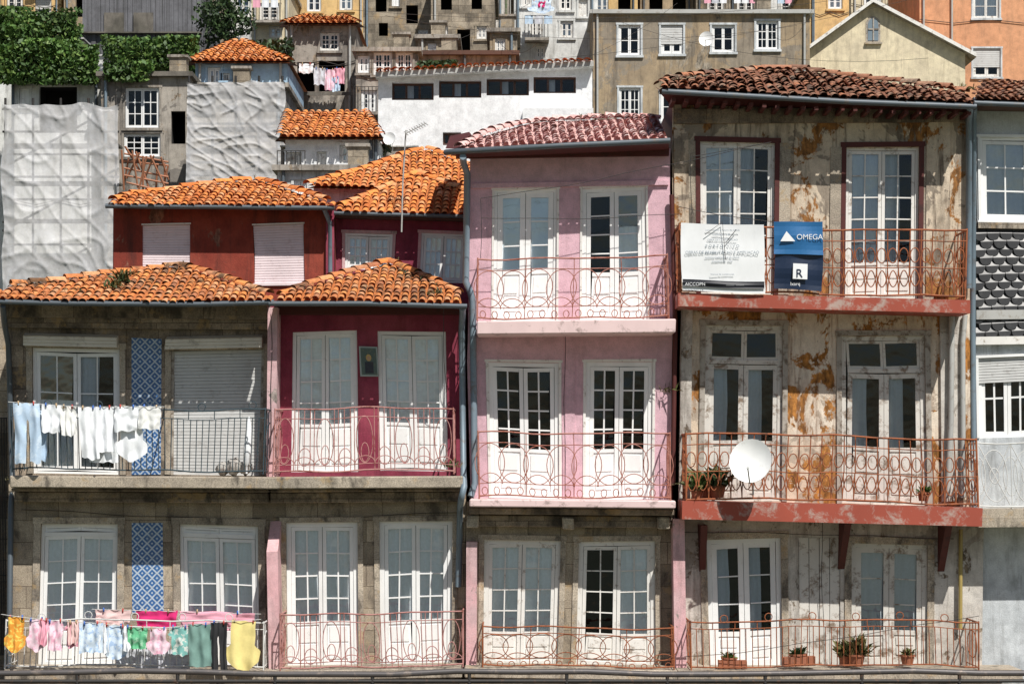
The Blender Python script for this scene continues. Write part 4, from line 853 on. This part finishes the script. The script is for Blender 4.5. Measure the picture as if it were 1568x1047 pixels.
def foliage(name,boxes,mat,size):
    m=M(name)
    for (a,b,t_,bt,y,dp,n) in boxes:
        for _ in range(n):
            px=U(a,b);py=U(t_,bt);yy=y+U(0,dp); q=P(px,py,yy)
            nz=noise.noise(Vector((q.x*.7,q.z*.9,yy*.5)))
            edge=min(px-a,b-px,(py-t_)*1.3)/8.
            if nz<-.12 and edge<1.2: continue
            q.y-=.9*max(0,nz); u=Vector((U(-1,1),U(-1,1),U(-1,1))).normalized(); v=u.cross(Vector((U(-1,1),U(-1,1),U(-1,1)))).normalized(); s_=size*U(.5,1.2)
            m.poly([q-u*s_,q+v*s_*.6,q+u*s_,q-v*s_*.6],mat)
    return m.done(w=False)
foliage('garden_hedge',[(-30,126,12,80,30,1.5,6200),(-20,160,62,128,22.4,.6,5200),(160,302,58,116,25,1.4,4800),(150,235,95,124,21.6,.5,1000),(262,304,55,80,27.5,1,900)],LEAF,.10)
foliage('ivy_clad_bank',[(380,450,62,100,27,1,500),(640,700,95,110,27,1,500),(440,600,225,240,17,.5,200)],LEAFD,.12)
g=group('round_tree'); m=M('trunk',g); c=P(343,30,33); lathe(m,(c.x,c.y,terr(33)-1),[(.3,0),(.22,2.5),(.14,Z(30,33)-terr(33))],SOFF,10); m.done()
m=M('crown',g)
for _ in range(5200):
    n=Vector((U(-1,1),U(-1,1),U(-1,1)))
    if n.length>1: continue
    rr=.75+.45*noise.noise(n*1.8+Vector((3,1,2)))
    if noise.noise(n*3.1)<-.28: continue
    q=c+Vector((n.x*.98,n.y*.9,n.z*.95))*rr*1.25; u=Vector((U(-1,1),U(-1,1),U(-1,1))).normalized(); v=u.cross(Vector((U(-1,1),U(-1,1),U(-1,1)))).normalized(); s_=.09*U(.5,1.2)
    m.poly([q-u*s_,q+v*s_*.6,q+u*s_,q-v*s_*.6],LEAFD)
m.done()
g=group('plank_shed'); m=M('walls',g); y=36
for i in range(26):
    a=126+i*7; m.box(X(a,y),X(a+6.6,y),y+U(-.03,.03),y+.3,terr(y)-1,Z(-20,y),WOODG)
m.box(X(126,y),X(308,y),y+.35,y+5,terr(y),Z(-20,y),WOODG); m.box(X(124,y),X(309,y),y-.2,y+.1,Z(52,y),Z(50,y),CONCD)
for a in(160,205): m.box(X(a,y),X(a+30,y),y-.08,y,Z(50,y),Z(20,y),CONCD)
m.done(w=False)
# ================================================================ sky, sun, camera
w=bpy.data.worlds.new("World"); scene.world=w; w.use_nodes=True; nt=w.node_tree; bg=nt.nodes['Background']
sv=Vector((.34,-.69,1.0)).normalized(); el=math.asin(sv.z); rot=math.atan2(sv.x,sv.y)
sk=nt.nodes.new('ShaderNodeTexSky'); sk.sky_type='NISHITA'; sk.sun_disc=False; sk.sun_elevation=el; sk.sun_rotation=rot
nt.links.new(sk.outputs[0],bg.inputs[0]); bg.inputs[1].default_value=.06
l=bpy.data.lights.new('sun','SUN'); l.energy=5; l.angle=math.radians(.5); l.color=(1,.965,.90); lo=bpy.data.objects.new('sun',l); COL.objects.link(lo); lo.rotation_euler=sv.to_track_quat('Z','Y').to_euler(); lo.location=(20,-30,50)
cam=bpy.data.cameras.new('camera'); co=bpy.data.objects.new('camera',cam); COL.objects.link(co); co.location=(0,-D,ZC); co.rotation_euler=(math.pi/2,0,0)
cam.sensor_width=36; cam.lens=36*D/(1568/S); cam.shift_y=(HP-523)/1568; cam.clip_end=2000; scene.camera=co
scene.view_settings.view_transform='Standard'; scene.view_settings.look='None'; scene.view_settings.exposure=0
